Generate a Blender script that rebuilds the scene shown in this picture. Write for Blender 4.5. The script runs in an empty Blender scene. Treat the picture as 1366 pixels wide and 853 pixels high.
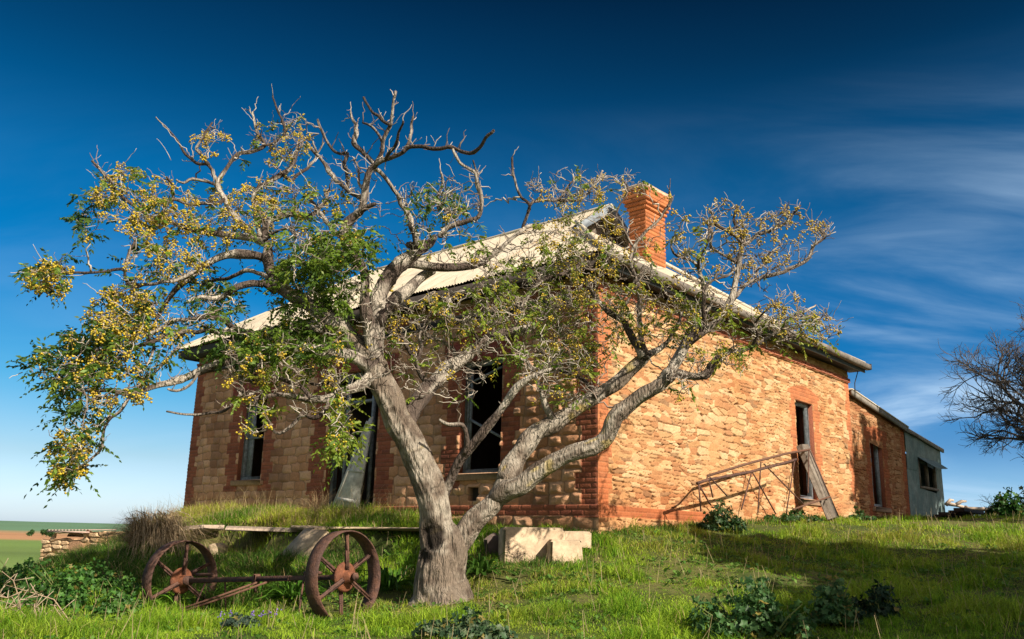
EXPO = 0.75; CLOUD = .76
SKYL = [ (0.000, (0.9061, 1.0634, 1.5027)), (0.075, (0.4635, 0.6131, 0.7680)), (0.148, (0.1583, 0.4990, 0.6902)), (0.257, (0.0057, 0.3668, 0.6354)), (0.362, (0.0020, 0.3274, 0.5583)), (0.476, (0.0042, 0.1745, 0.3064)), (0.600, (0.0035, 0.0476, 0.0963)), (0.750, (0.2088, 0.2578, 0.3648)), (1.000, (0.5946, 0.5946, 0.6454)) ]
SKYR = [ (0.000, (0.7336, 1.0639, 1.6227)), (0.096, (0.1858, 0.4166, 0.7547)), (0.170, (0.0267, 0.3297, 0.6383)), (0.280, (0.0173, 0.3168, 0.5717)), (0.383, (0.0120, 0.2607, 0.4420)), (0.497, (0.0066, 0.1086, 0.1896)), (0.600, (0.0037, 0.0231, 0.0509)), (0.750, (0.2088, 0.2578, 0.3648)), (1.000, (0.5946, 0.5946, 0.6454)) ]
import bpy, math, random
import numpy as np
from mathutils import Vector, Matrix
random.seed(7); rng = np.random.default_rng(7)
SC = bpy.context.scene; COL = SC.collection
PI = math.pi
# ------------------------------------------------------------------ camera model
f = 1180.; cx, cy = 683., 426.5; TH = math.atan(.2475); RO = math.radians(1.32)
F = np.array([0, math.cos(TH), math.sin(TH)]); R0 = np.array([1., 0, 0]); U0 = np.array([0, -math.sin(TH), math.cos(TH)])
CR = math.cos(RO)*R0+math.sin(RO)*U0; CU = math.cos(RO)*U0-math.sin(RO)*R0
EYE = np.array([0, 0, 1.5])
def at(x, y, Y):
    d = F+CR*(x-cx)/f-CU*(y-cy)/f
    return EYE+d*(Y/d[1])
def proj(P):
    d = np.asarray(P)-EYE; w = d@F
    return cx+f*(d@CR)/w, cy-f*(d@CU)/w
P0 = at(797.5, 673, 14.0); ZP = P0[2]
_a = math.radians(-48.5)
u = np.array([math.sin(_a), math.cos(_a), 0]); v = np.array([math.cos(_a), -math.sin(_a), 0])   # u along the front (left, away), v along the side (right, away)
Z = np.array([0, 0, 1.])
def hp(a, b, z): return P0+u*a+v*b+Z*z                   # house frame
def onplane(x, y, p, n):
    d = F+CR*(x-cx)/f-CU*(y-cy)/f
    return EYE+d*(((p-EYE)@n)/(d@n))
def sidepix(x, y, off): return onplane(x, y, P0-u*off, u)

# ------------------------------------------------------------------ noise
def _h(ix, iy, s=0):
    ix = ix.astype(np.int64).astype(np.uint64); iy = iy.astype(np.int64).astype(np.uint64)
    n = ix*np.uint64(374761393)+iy*np.uint64(668265263)+np.uint64(s*974634777+1013)
    n = (n ^ (n >> np.uint64(13)))*np.uint64(1274126177); n = n & np.uint64(0xffffffff)
    n = (n ^ (n >> np.uint64(16)))*np.uint64(2246822519); n = n & np.uint64(0xffffffff)
    n = n ^ (n >> np.uint64(15))
    return (n & np.uint64(0xffffff)).astype(float)/0xffffff
def noise(x, y, s=0):
    x = np.asarray(x, float)+1000; y = np.asarray(y, float)+1000
    ix = np.floor(x); iy = np.floor(y); fx = x-ix; fy = y-iy
    fx = fx*fx*(3-2*fx); fy = fy*fy*(3-2*fy)
    a = _h(ix, iy, s); b = _h(ix+1, iy, s); c = _h(ix, iy+1, s); d = _h(ix+1, iy+1, s)
    return a*(1-fx)*(1-fy)+b*fx*(1-fy)+c*(1-fx)*fy+d*fx*fy
def fbm(x, y, s=0, o=4):
    t = 0; a = .5; n = 0
    for k in range(o):
        t = t+a*noise(x*2**k, y*2**k, s+k); n += a; a *= .5
    return t/n
def sstep(a, b, x): t = np.clip((x-a)/(b-a), 0, 1); return t*t*(3-2*t)
def mix(a, b, t): return a*(1-t)+b*t

# ------------------------------------------------------------------ mesh helpers
def prop(o, label=None, cat=None, group=None, kind=None):
    if label: o['label'] = label
    if cat: o['category'] = cat
    if group: o['group'] = group
    if kind: o['kind'] = kind
    return o
def link(o, parent=None):
    COL.objects.link(o)
    if parent is not None: o.parent = parent
    return o
def thing(name, label, cat, loc=(0, 0, 0), group=None):
    o = link(bpy.data.objects.new(name, None)); o.location = Vector(loc); o.empty_display_size = .1
    return prop(o, label, cat, group)
def rel(o, parent):                                       # keep world coordinates although the parent stands elsewhere
    o.matrix_parent_inverse = Matrix.Translation(-Vector(parent.location)) if parent.parent is None else Matrix.Identity(4)
def root_of(p): return p
def fast(name, V, faces, mat, parent=None, smooth=False, col=None):
    """faces: list of int arrays (n,k)"""
    V = np.asarray(V, np.float32)
    base = np.zeros(3)
    me = bpy.data.meshes.new(name); me.vertices.add(len(V)); me.vertices.foreach_set('co', V.ravel())
    faces = [np.asarray(q, np.int32) for q in faces if len(q)]
    idx = np.concatenate([q.ravel() for q in faces]); cnt = np.concatenate([np.full(len(q), q.shape[1]) for q in faces])
    me.loops.add(len(idx)); me.loops.foreach_set('vertex_index', idx)
    me.polygons.add(len(cnt)); st = np.concatenate([[0], np.cumsum(cnt)[:-1]]).astype(np.int32)
    me.polygons.foreach_set('loop_start', st); me.polygons.foreach_set('loop_total', cnt.astype(np.int32))
    if smooth: me.polygons.foreach_set('use_smooth', np.ones(len(cnt), bool))
    if col is not None:
        c = np.ones((len(V), 4), np.float32); c[:, :3] = col
        at_ = me.attributes.new('Col', 'FLOAT_COLOR', 'POINT'); at_.data.foreach_set('color', c.ravel())
    me.update(); me.validate()
    if mat: me.materials.append(mat)
    o = bpy.data.objects.new(name, me); link(o, parent)
    if parent is not None: o.matrix_parent_inverse = Matrix.Translation(-world_loc(parent))
    return o
def world_loc(p):
    if p.type == 'EMPTY': return Vector(p.location)
    return Vector((0, 0, 0))                              # mesh parents keep their data in world coordinates
class MB:
    def __init__(s): s.V = []; s.Q = []; s.T = []; s.C = []; s.n = 0; s.P = {}
    def add(s, V, Q=(), T=(), c=None):
        V = np.asarray(V, float); s.V.append(V)
        for q in Q: s.Q.append([i+s.n for i in q])
        for t in T: s.T.append([i+s.n for i in t])
        s.C.append(np.tile(np.array(c if c is not None else (1, 1, 1), float), (len(V), 1)) if np.ndim(c) < 2 else np.asarray(c)); s.n += len(V)
    def box(s, o, ax, ay, az, c=None, bev=0.0, jit=0.0):
        """box from corner o along the three edge vectors, chamfered by bev"""
        o = np.asarray(o, float); ax, ay, az = [np.asarray(q, float) for q in (ax, ay, az)]
        if bev <= 0:
            V = [o+ax*i+ay*j+az*k for k in (0, 1) for j in (0, 1) for i in (0, 1)]
            V = np.array(V)+rng.normal(0, jit, (8, 3)) if jit else V
            s.add(V, [(0, 2, 3, 1), (4, 5, 7, 6), (0, 1, 5, 4), (2, 6, 7, 3), (0, 4, 6, 2), (1, 3, 7, 5)], c=c); return
        la, lb, lc = [np.linalg.norm(q) for q in (ax, ay, az)]
        A, B, Cc = ax/la, ay/lb, az/lc; b = min(bev, la*.45, lb*.45, lc*.45); ctr = o+(ax+ay+az)/2
        V = []; ix = {}
        for si in (-1, 1):
            for sj in (-1, 1):
                for sk in (-1, 1):
                    jj = rng.normal(0, jit, 3) if jit else 0
                    for w in range(3):
                        e = [la/2, lb/2, lc/2]
                        for q in range(3):
                            if q != w: e[q] -= b
                        ix[(si, sj, sk, w)] = len(V); V.append(ctr+A*si*e[0]+B*sj*e[1]+Cc*sk*e[2]+jj)
        Q = []; T = []
        S = (-1, 1)
        for sg in S:
            Q += [[ix[(sg, p, q, 0)] for p, q in ((-1, -1), (1, -1), (1, 1), (-1, 1))], [ix[(p, sg, q, 1)] for p, q in ((-1, -1), (1, -1), (1, 1), (-1, 1))], [ix[(p, q, sg, 2)] for p, q in ((-1, -1), (1, -1), (1, 1), (-1, 1))]]
            for s2 in S:
                Q += [[ix[(sg, s2, -1, 0)], ix[(sg, s2, 1, 0)], ix[(sg, s2, 1, 1)], ix[(sg, s2, -1, 1)]],
                      [ix[(sg, -1, s2, 0)], ix[(sg, 1, s2, 0)], ix[(sg, 1, s2, 2)], ix[(sg, -1, s2, 2)]],
                      [ix[(-1, sg, s2, 1)], ix[(1, sg, s2, 1)], ix[(1, sg, s2, 2)], ix[(-1, sg, s2, 2)]]]
                for s3 in S: T.append([ix[(sg, s2, s3, w)] for w in range(3)])
        s.add(V, Q, T, c)
    def bar(s, a, b, w, h, up=(0, 0, 1), c=None, bev=0.0):
        a = np.asarray(a, float); b = np.asarray(b, float); d = b-a; L = np.linalg.norm(d); d = d/L
        up = np.asarray(up, float); sd = np.cross(d, up); sd = sd/np.linalg.norm(sd); tp = np.cross(sd, d)
        s.box(a-sd*w/2-tp*h/2, d*L, sd*w, tp*h, c, bev)
    def tube(s, pts, rad, k=8, c=None, cap=True, rough=0.0, seed=0, twist=0.0):
        pts = np.asarray(pts, float); n = len(pts); rad = np.broadcast_to(np.asarray(rad, float), (n,))
        T = np.gradient(pts, axis=0); T /= np.linalg.norm(T, axis=1)[:, None]+1e-9
        ref = np.array([0, 0, 1.]) if abs(T[0][2]) < .9 else np.array([0, 1., 0])
        N = np.cross(T[0], ref); N /= np.linalg.norm(N); rings = []
        ang = np.arange(k)*2*PI/k
        arc = np.concatenate([[0], np.cumsum(np.linalg.norm(np.diff(pts, axis=0), axis=1))])
        for i in range(n):
            N = N-T[i]*(N@T[i]); N /= np.linalg.norm(N)+1e-9; B = np.cross(T[i], N)
            rr = rad[i]
            if rough:
                q = fbm(np.cos(ang)*2+seed*7.3+5, np.sin(ang)*2+arc[i]*2.2, seed, 3)-.5
                q2 = np.abs(noise(ang/(2*PI)*max(5, k*.33)+arc[i]*twist*3+.6*noise(ang*3, np.full(k, arc[i]*6.), seed), np.full(k, arc[i]*(3 if k > 20 else 5)+seed), seed+5)-.5)*2
                rr = rr*(1+rough*(q*1.6+(.5-q2)*.8))
            rings.append(pts[i]+(np.cos(ang)*rr)[:, None]*N+(np.sin(ang)*rr)[:, None]*B)
        V = np.concatenate(rings)
        Q = [(i*k+j, i*k+(j+1) % k, (i+1)*k+(j+1) % k, (i+1)*k+j) for i in range(n-1) for j in range(k)]
        TT = []
        if cap:
            V = np.concatenate([V, pts[:1], pts[-1:]+T[-1:]*rad[-1]*.5]); a = n*k
            TT = [(a, (j+1) % k, j) for j in range(k)]+[(a+1, (n-1)*k+j, (n-1)*k+(j+1) % k) for j in range(k)]
        s.add(V, Q, TT, c)
    def build(s, name, mat, parent=None, smooth=False):
        return fast(name, np.concatenate(s.V), [s.Q, s.T], mat, parent, smooth, np.concatenate(s.C))

# ------------------------------------------------------------------ materials
def mat(name, base=None, rough=.85, bump=0., bscale=40., var=.25, vscale=6., spec=.2, trans=0., metal=0., col2=None, stretch=None, tint=False, bdist=.02):
    m = bpy.data.materials.new(name); m.use_nodes = True; nt = m.node_tree; N = nt.nodes; L = nt.links
    p = N['Principled BSDF']; out = N['Material Output']
    p.inputs['Roughness'].default_value = rough; p.inputs['Specular IOR Level'].default_value = spec; p.inputs['Metallic'].default_value = metal
    tc = N.new('ShaderNodeTexCoord'); mp = N.new('ShaderNodeMapping'); L.new(tc.outputs['Object'], mp.inputs['Vector'])
    if stretch: mp.inputs['Scale'].default_value = stretch
    n1 = N.new('ShaderNodeTexNoise'); n1.inputs['Scale'].default_value = vscale; n1.inputs['Detail'].default_value = 6; n1.inputs['Roughness'].default_value = .65; L.new(mp.outputs[0], n1.inputs['Vector'])
    if base is None:
        a = N.new('ShaderNodeAttribute'); a.attribute_name = 'Col'; src = a.outputs['Color']
    else:
        r = N.new('ShaderNodeRGB'); r.outputs[0].default_value = (*base, 1); src = r.outputs[0]
    if tint:
        a = N.new('ShaderNodeAttribute'); a.attribute_name = 'Col'; mt_ = N.new('ShaderNodeMix'); mt_.data_type = 'RGBA'; mt_.blend_type = 'MULTIPLY'; mt_.inputs['Factor'].default_value = 1; L.new(src, mt_.inputs['A']); L.new(a.outputs['Color'], mt_.inputs['B']); src = mt_.outputs['Result']
    if col2:
        mx = N.new('ShaderNodeMix'); mx.data_type = 'RGBA'; rp = N.new('ShaderNodeMapRange'); rp.inputs['From Min'].default_value = .42; rp.inputs['From Max'].default_value = .62
        L.new(n1.outputs['Fac'], rp.inputs['Value']); L.new(rp.outputs[0], mx.inputs['Factor']); L.new(src, mx.inputs['A']); mx.inputs['B'].default_value = (*col2, 1); src = mx.outputs['Result']
    if var:
        n3 = N.new('ShaderNodeTexNoise'); n3.inputs['Scale'].default_value = vscale*3.1; n3.inputs['Detail'].default_value = 5; L.new(mp.outputs[0], n3.inputs['Vector'])
        mr = N.new('ShaderNodeMapRange'); mr.inputs['From Min'].default_value = .25; mr.inputs['From Max'].default_value = .75; mr.inputs['To Min'].default_value = 1-var; mr.inputs['To Max'].default_value = 1+var
        L.new(n3.outputs['Fac'], mr.inputs['Value'])
        mm = N.new('ShaderNodeMix'); mm.data_type = 'RGBA'; mm.blend_type = 'MULTIPLY'; mm.inputs['Factor'].default_value = 1; L.new(src, mm.inputs['A']); L.new(mr.outputs[0], mm.inputs['B']); src = mm.outputs['Result']
    L.new(src, p.inputs['Base Color'])
    if bump:
        n2 = N.new('ShaderNodeTexNoise'); n2.inputs['Scale'].default_value = bscale; n2.inputs['Detail'].default_value = 5; L.new(mp.outputs[0], n2.inputs['Vector'])
        b = N.new('ShaderNodeBump'); b.inputs['Strength'].default_value = bump; b.inputs['Distance'].default_value = bdist; L.new(n2.outputs['Fac'], b.inputs['Height']); L.new(b.outputs[0], p.inputs['Normal'])
    if trans:
        t = N.new('ShaderNodeBsdfTranslucent'); L.new(src, t.inputs['Color']); ms = N.new('ShaderNodeMixShader'); ms.inputs[0].default_value = trans
        L.new(p.outputs[0], ms.inputs[1]); L.new(t.outputs[0], ms.inputs[2]); L.new(ms.outputs[0], out.inputs['Surface'])
    return m
M_wall = mat('masonry', None, .92, .35, 60, .16, 9)
M_ground = mat('soil_and_turf', None, .95, .5, 30, .35, 3)
M_roofiron = mat('roof_iron', (.50, .44, .345), .6, .1, 40, .14, 1.6, .25, col2=(.47, .40, .30), tint=True)
M_wood = mat('weathered_wood', (.13, .105, .085), .85, .3, 50, .3, 5, col2=(.2, .17, .14))
M_greypaint = mat('grey_painted_wood', (.22, .25, .28), .7, .15, 60, .25, 8, col2=(.14, .15, .16))
M_fascia = mat('fascia_board', (.055, .045, .04), .8, .2, 40, .3, 4)
M_gutter = mat('old_gutter', (.20, .175, .15), .6, .2, 30, .3, 3, .3, col2=(.12, .10, .085))
M_gutend = mat('gutter_end', (.05, .055, .06), .6, .2, 30, .3, 3, .3)
M_white = mat('faded_white_paint', (.50, .50, .46), .75, .15, 50, .2, 5, col2=(.40, .39, .35))
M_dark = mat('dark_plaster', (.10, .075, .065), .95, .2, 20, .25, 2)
M_jamb = mat('jamb_brick', (.22, .075, .045), .92, .5, 35, .3, 12)
M_sill = mat('sill_stone', (.36, .22, .14), .9, .4, 30, .25, 8)
M_rust = mat('rusty_iron', (.072, .040, .033), .75, .6, 55, .4, 7, .25, col2=(.115, .056, .038))
M_rustor = mat('orange_rust', (.17, .062, .030), .8, .5, 60, .35, 9, .25, col2=(.105, .042, .026))
M_rustlt = mat('light_rust_rod', (.12, .062, .042), .8, .3, 60, .3, 9)
M_shed = mat('green_grey_iron', (.085, .14, .145), .55, .1, 20, .3, 2, .35, col2=(.15, .195, .195))
M_bark = mat('bark', None, .92, 1.0, 38, .30, 14, stretch=(1, 1, .20), bdist=.09)
M_twig = mat('twig_bark', None, .9, .2, 60, .15, 10)
M_leaf = mat('leaf', None, .5, 0, 1, .12, 8, .35, trans=.42)
M_grass = mat('grass_blade', None, .6, 0, 1, .1, 3, .2, trans=.42)
M_berry = mat('berry', None, .5, 0, 1, .08, 30, .3)
M_conc = mat('pale_concrete', (.45, .345, .235), .92, .6, 22, .25, 4, col2=(.34, .255, .175))
M_slab = mat('grey_brown_slab', (.36, .28, .22), .92, .4, 30, .25, 5)
M_stone = mat('ruin_stone', None, .92, .5, 25, .25, 8)
M_straw = mat('straw', None, .8, 0, 1, .15, 6, .1, trans=.2)
M_dkwood = mat('dark_timber', (.03, .028, .028), .85, .3, 30, .3, 5)
M_shade = mat('dark_leaf', None, .6, 0, 1, .12, 8, .2, trans=.08)
# ------------------------------------------------------------------ render, camera, light
SC.render.engine = 'CYCLES'; SC.cycles.max_bounces = 6; SC.cycles.transparent_max_bounces = 4
SC.view_settings.view_transform = 'Standard'; SC.view_settings.look = 'None'; SC.view_settings.gamma = 1; SC.view_settings.exposure = EXPO
cam = bpy.data.cameras.new('camera'); co = link(bpy.data.objects.new('camera', cam)); SC.camera = co
cam.sensor_width = 36; cam.lens = 36*f/1366; cam.clip_end = 6000; cam.clip_start = .05
co.matrix_world = Matrix(((CR[0], CU[0], -F[0], EYE[0]), (CR[1], CU[1], -F[1], EYE[1]), (CR[2], CU[2], -F[2], EYE[2]), (0, 0, 0, 1)))
SUN_EL = math.radians(35.); shd = -u-v*.07; shd = shd/np.linalg.norm(shd)    # horizontal direction towards the sun: square on to the side wall, just grazing the front
SUND = np.array([shd[0]*math.cos(SUN_EL), shd[1]*math.cos(SUN_EL), math.sin(SUN_EL)])
sl = bpy.data.lights.new('sun', 'SUN'); sl.energy = 5.0; sl.angle = math.radians(.5); sl.color = (1, .90, .74)
so = link(bpy.data.objects.new('sun', sl)); so.rotation_euler = Vector(-SUND).to_track_quat('-Z', 'Y').to_euler(); so.location = (30, -20, 40)
W = bpy.data.worlds.new('World'); SC.world = W; W.use_nodes = True
nt = W.node_tree; N = nt.nodes; L = nt.links; bg = N['Background']; bg.inputs['Strength'].default_value = .1
sky = N.new('ShaderNodeTexSky'); sky.sky_type = 'NISHITA'; sky.sun_disc = False; sky.sun_elevation = SUN_EL; sky.sun_rotation = math.atan2(shd[0], shd[1])
tc = N.new('ShaderNodeTexCoord'); sep = N.new('ShaderNodeSeparateXYZ'); L.new(tc.outputs['Generated'], sep.inputs[0])
def math_(op, a, b=None, c=None, clamp=False):
    n = N.new('ShaderNodeMath'); n.operation = op; n.use_clamp = clamp
    for i, q in enumerate((a, b, c)):
        if q is None: continue
        if isinstance(q, (int, float)): n.inputs[i].default_value = q
        else: L.new(q, n.inputs[i])
    return n.outputs[0]
def mixc(fac, a, b, mode='MIX'):
    n = N.new('ShaderNodeMix'); n.data_type = 'RGBA'; n.blend_type = mode
    if isinstance(fac, (int, float)): n.inputs['Factor'].default_value = fac
    else: L.new(fac, n.inputs['Factor'])
    for s, q in (('A', a), ('B', b)):
        if isinstance(q, tuple): n.inputs[s].default_value = (*q, 1)
        else: L.new(q, n.inputs[s])
    return n.outputs['Result']
# deep clear polarised band of sky opposite and square to the sun; sky behind and overhead has a warm tint added to lift the shaded front wall
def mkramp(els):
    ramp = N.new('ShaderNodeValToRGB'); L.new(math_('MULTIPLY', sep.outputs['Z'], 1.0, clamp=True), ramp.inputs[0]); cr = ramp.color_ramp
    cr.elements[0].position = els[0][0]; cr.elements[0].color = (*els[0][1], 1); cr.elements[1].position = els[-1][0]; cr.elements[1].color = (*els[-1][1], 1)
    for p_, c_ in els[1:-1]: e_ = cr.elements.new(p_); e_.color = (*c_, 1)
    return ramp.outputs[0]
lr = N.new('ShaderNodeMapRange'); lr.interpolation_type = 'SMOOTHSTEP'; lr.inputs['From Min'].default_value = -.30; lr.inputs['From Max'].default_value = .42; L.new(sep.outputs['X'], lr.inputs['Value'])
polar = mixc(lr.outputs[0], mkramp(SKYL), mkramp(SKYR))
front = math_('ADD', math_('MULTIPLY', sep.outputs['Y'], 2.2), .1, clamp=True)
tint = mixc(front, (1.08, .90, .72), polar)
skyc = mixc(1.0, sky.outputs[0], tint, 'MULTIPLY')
# cirrus
den = math_('ADD', math_('MAXIMUM', sep.outputs['Z'], 0.0), .30)
cmb = N.new('ShaderNodeCombineXYZ'); L.new(math_('DIVIDE', sep.outputs['X'], den), cmb.inputs[0]); L.new(math_('DIVIDE', sep.outputs['Y'], den), cmb.inputs[1])
mp = N.new('ShaderNodeMapping'); mp.inputs['Rotation'].default_value = (0, 0, math.radians(48)); mp.inputs['Scale'].default_value = (1.0, 2.3, 1); L.new(cmb.outputs[0], mp.inputs[0])
n1 = N.new('ShaderNodeTexNoise'); n1.inputs['Scale'].default_value = 1.25; n1.inputs['Detail'].default_value = 10; n1.inputs['Roughness'].default_value = .56; n1.inputs['Distortion'].default_value = .6; L.new(mp.outputs[0], n1.inputs['Vector'])
mr = N.new('ShaderNodeMapRange'); mr.interpolation_type = 'SMOOTHERSTEP'; mr.inputs['From Min'].default_value = .34; mr.inputs['From Max'].default_value = .74; L.new(n1.outputs['Fac'], mr.inputs['Value'])
rightm = N.new('ShaderNodeMapRange'); rightm.interpolation_type = 'SMOOTHSTEP'; rightm.inputs['From Min'].default_value = -.12; rightm.inputs['From Max'].default_value = .42; rightm.inputs['To Min'].default_value = .16; L.new(sep.outputs['X'], rightm.inputs['Value'])
elm = N.new('ShaderNodeValToRGB'); L.new(math_('ADD', sep.outputs['Z'], math_('MULTIPLY', sep.outputs['X'], -.06), clamp=True), elm.inputs[0]); er = elm.color_ramp
er.elements[0].position = 0; er.elements[0].color = (1, 1, 1, 1); er.elements[1].position = .46; er.elements[1].color = (0, 0, 0, 1)
for p_, c_ in ((.10, 2.0), (.145, .55), (.165, .28), (.23, .75), (.31, .6), (.37, .22)): e_ = er.elements.new(p_); e_.color = (c_, c_, c_, 1)
cl = math_('MULTIPLY', math_('MULTIPLY', mr.outputs[0], rightm.outputs[0]), elm.outputs[0])
skyc = mixc(math_('MULTIPLY', cl, CLOUD), skyc, (3.4, 4.7, 6.1))
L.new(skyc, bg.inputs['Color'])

# ------------------------------------------------------------------ ground
def TP(x, y, Y): return at(x, y, Y)
CP = [TP(0, 853, 8.), TP(400, 853, 8.2), TP(683, 853, 8.3), TP(1000, 853, 8.3), TP(1366, 853, 7.6), (0, 0, .15), (-4, 3, .2), (4, 3, .3), (9, 4, .5), (-9, 5, 0.2),
      TP(590, 804, 11), TP(440, 822, 10.5), TP(240, 824, 12.1), TP(380, 768, 13), TP(300, 768, 13.8), TP(530, 762, 12.6), TP(150, 804, 11.5), TP(30, 792, 12.5), (-9, 17, .55), (-13, 14, .3), (-14, 20, .1), (-10.5, 21, .35),
      hp(3, -2.35, -.50), hp(6, -2.35, -.52), hp(8.6, -2.3, -.55), hp(11.3, -2.2, -.98), hp(12.4, -1, -.62), hp(13.4, -2, -1.3), hp(1.2, -2.3, -.66),
      hp(2, -.15, -.42), hp(5, -.15, -.16), hp(8, -.15, -.14), hp(12, -.15, -.2), hp(7, -1.2, -.30), hp(11, -1.2, -.4), hp(3.5, -1.2, -.36), hp(14, 0, -1.15), hp(15, 2, -1.45), hp(15, 6, -1.4), (-12, 24, .35),
      TP(640, 752, 12.3), TP(770, 742, 12.6), TP(797, 712, 14), TP(930, 698, 16.3), TP(1050, 694, 19.3), TP(1133, 696, 22), TP(1215, 696, 25.2), TP(1290, 693, 27),
      TP(1366, 690, 21), TP(1133, 745, 14), TP(1133, 792, 10.4), TP(1366, 745, 13.3), TP(1366, 800, 9.4), TP(900, 760, 11.6), TP(760, 790, 10.3), (14, 12, 1.35), (18, 20, 2.1), (16, 27, 2.3), (12, 5, .8), hp(6, 5, -.1), hp(6, 12, 0), hp(12, 12, -.5), (4, 33, 1.6), (14, 34, 1.9), (-8, 30, .6), (-18, 28, -.6), (26, 26, 2.0)]
CP = np.array([np.array(q)[:3] for q in CP])
def _tps(d2): return np.where(d2 > 1e-9, .5*d2*np.log(d2+1e-12), 0)
_n = len(CP); _A = np.zeros((_n+3, _n+3)); _d2 = ((CP[:, None, :2]-CP[None, :, :2])**2).sum(-1)
_A[:_n, :_n] = _tps(_d2)+np.eye(_n)*.35; _A[:_n, _n] = 1; _A[:_n, _n+1:] = CP[:, :2]; _A[_n:, :_n] = _A[:_n, _n:].T
_w = np.linalg.solve(_A, np.concatenate([CP[:, 2], np.zeros(3)]))
def ground(X, Y, detail=True):
    X = np.asarray(X, float); Y = np.asarray(Y, float); sh = X.shape; x = X.ravel(); y = Y.ravel(); z = np.full(x.shape, _w[_n])+_w[_n+1]*x+_w[_n+2]*y
    near = np.hypot(x, y-14) < 75; zz = z[near]; xn = x[near]; yn = y[near]
    for s0 in range(0, len(xn), 40000):
        d2 = (xn[s0:s0+40000, None]-CP[:, 0])**2+(yn[s0:s0+40000, None]-CP[:, 1])**2
        zz[s0:s0+40000] += _tps(d2)@_w[:_n]
    z[near] = zz; r = np.hypot(x, y-14)
    rel_ = np.stack([x-P0[0], y-P0[1]], 1); a = rel_@u[:2]; b = rel_@v[:2]
    far = -2.6+.8*(fbm(x*.01, y*.01, 3)-.5)*2+np.clip((r-620)/900, 0, 1.3)*(8+9*noise(x*.0042+3, y*.0012, 8)) - .0*x
    w_ = sstep(22, 60, r); z = np.where(near, z, 0)*(1-w_)+far*w_
    hol = sstep(5.2, 5.6, a)*sstep(8.0, 7.7, a)*.6; z = z-(.30+.25*hol)*sstep(-2.33+hol, -2.50+hol, b)*sstep(-3.7, -2.8, b)*sstep(1.5, 2.5, a)*sstep(9.4, 8.6, a)
    if detail: z = z+(fbm(x*.9, y*.9, 11)-.5)*.10*(1-w_)+(fbm(x*3.1, y*3.1, 12, 3)-.5)*.045*(1-w_)
    return z.reshape(sh)
def gz(x, y): return float(ground(np.array([x]), np.array([y]))[0])
def axis(c0, c1, step, far, grow):
    a = list(np.arange(c0, c1, step)); s = step
    while a[-1] < far: s *= grow; a.append(a[-1]+s)
    s = step; b = [a[0]]
    while b[-1] > -far: s *= grow; b.append(b[-1]-s)
    return np.array(b[::-1][:-1]+a)
gx = axis(-14, 16, .13, 2800, 1.16); gy = axis(3, 28, .13, 2800, 1.16)
GX, GY = np.meshgrid(gx, gy); GZ = ground(GX, GY); nx, ny = len(gx), len(gy)
ii = np.arange(ny-1)[:, None]*nx+np.arange(nx-1)[None, :]; FQ = np.stack([ii, ii+1, ii+nx+1, ii+nx], -1).reshape(-1, 4)
gr = fbm(GX*.35, GY*.35, 21).ravel(); g2 = fbm(GX*2, GY*2, 22).ravel(); dist = np.hypot(GX, GY-14).ravel()
near_c = mix(np.array([.045, .065, .012]), np.array([.10, .095, .03]), sstep(.4, .65, gr*.6+g2*.4)[:, None])
yy = GY.ravel(); dl = (yy-200)/100+.5*(noise(GX*.006, GY*.0001+2, 5).ravel()-.5)
fieldg = mix(np.array([.10, .17, .03]), np.array([.14, .19, .05]), fbm(GX*.02, GY*.02, 31).ravel()[:, None])
fieldo = np.array([.36, .19, .09])*np.ones((len(yy), 1)); hillg = mix(np.array([.075, .15, .09]), np.array([.11, .19, .10]), fbm(GX*.004, GY*.004, 33).ravel()[:, None])  # hill green paled and blued to imitate distance haze
fc = np.where((dl > .9)[:, None] & (yy < 640)[:, None], fieldo, fieldg); fc = np.where((yy >= 640)[:, None], hillg, fc)
fc = fc*(.72+.56*fbm(GX*.012+GY*.05, GY*.02, 35, 4).ravel())[:, None]; gcol = mix(near_c, fc, sstep(24, 45, dist)[:, None])
prop(fast('ground', np.stack([GX.ravel(), GY.ravel(), GZ.ravel()], 1), [FQ], M_ground, None, True, gcol), kind='structure')
# ------------------------------------------------------------------ masonry
def voro(x, z, cwx, cwz, seed, p=4., jit=.42, rowshift=True):
    gxi = x/cwx; gzi = z/cwz; iz0 = np.floor(gzi)
    F1 = np.full(x.shape, 9.); F2 = np.full(x.shape, 9.); ID = np.zeros(x.shape); DX = np.zeros(x.shape); DZ = np.zeros(x.shape)
    for dz in (-1, 0, 1):
        iz = iz0+dz; sh = _h(iz, iz*0, seed+9)*1.0 if rowshift else 0
        wv = .75+.5*_h(iz, iz*0+3, seed+4)                       # stone length differs from course to course
        ix0 = np.floor(gxi*wv+sh)
        for dx in (-1, 0, 1):
            ix = ix0+dx
            px = ix+.5+(_h(ix, iz, seed)-.5)*2*jit-(gxi*wv+sh); pz = iz+.5+(_h(ix, iz, seed+1)-.5)*1.2*jit-gzi
            d = (np.abs(px)**p+np.abs(pz)**p)**(1/p); id_ = _h(ix, iz, seed+2)
            m = d < F1; F2 = np.where(m, F1, np.minimum(F2, d)); ID = np.where(m, id_, ID); DX = np.where(m, px, DX); DZ = np.where(m, pz, DZ); F1 = np.where(m, d, F1)
    return F1, F2, ID, DX, DZ
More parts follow.
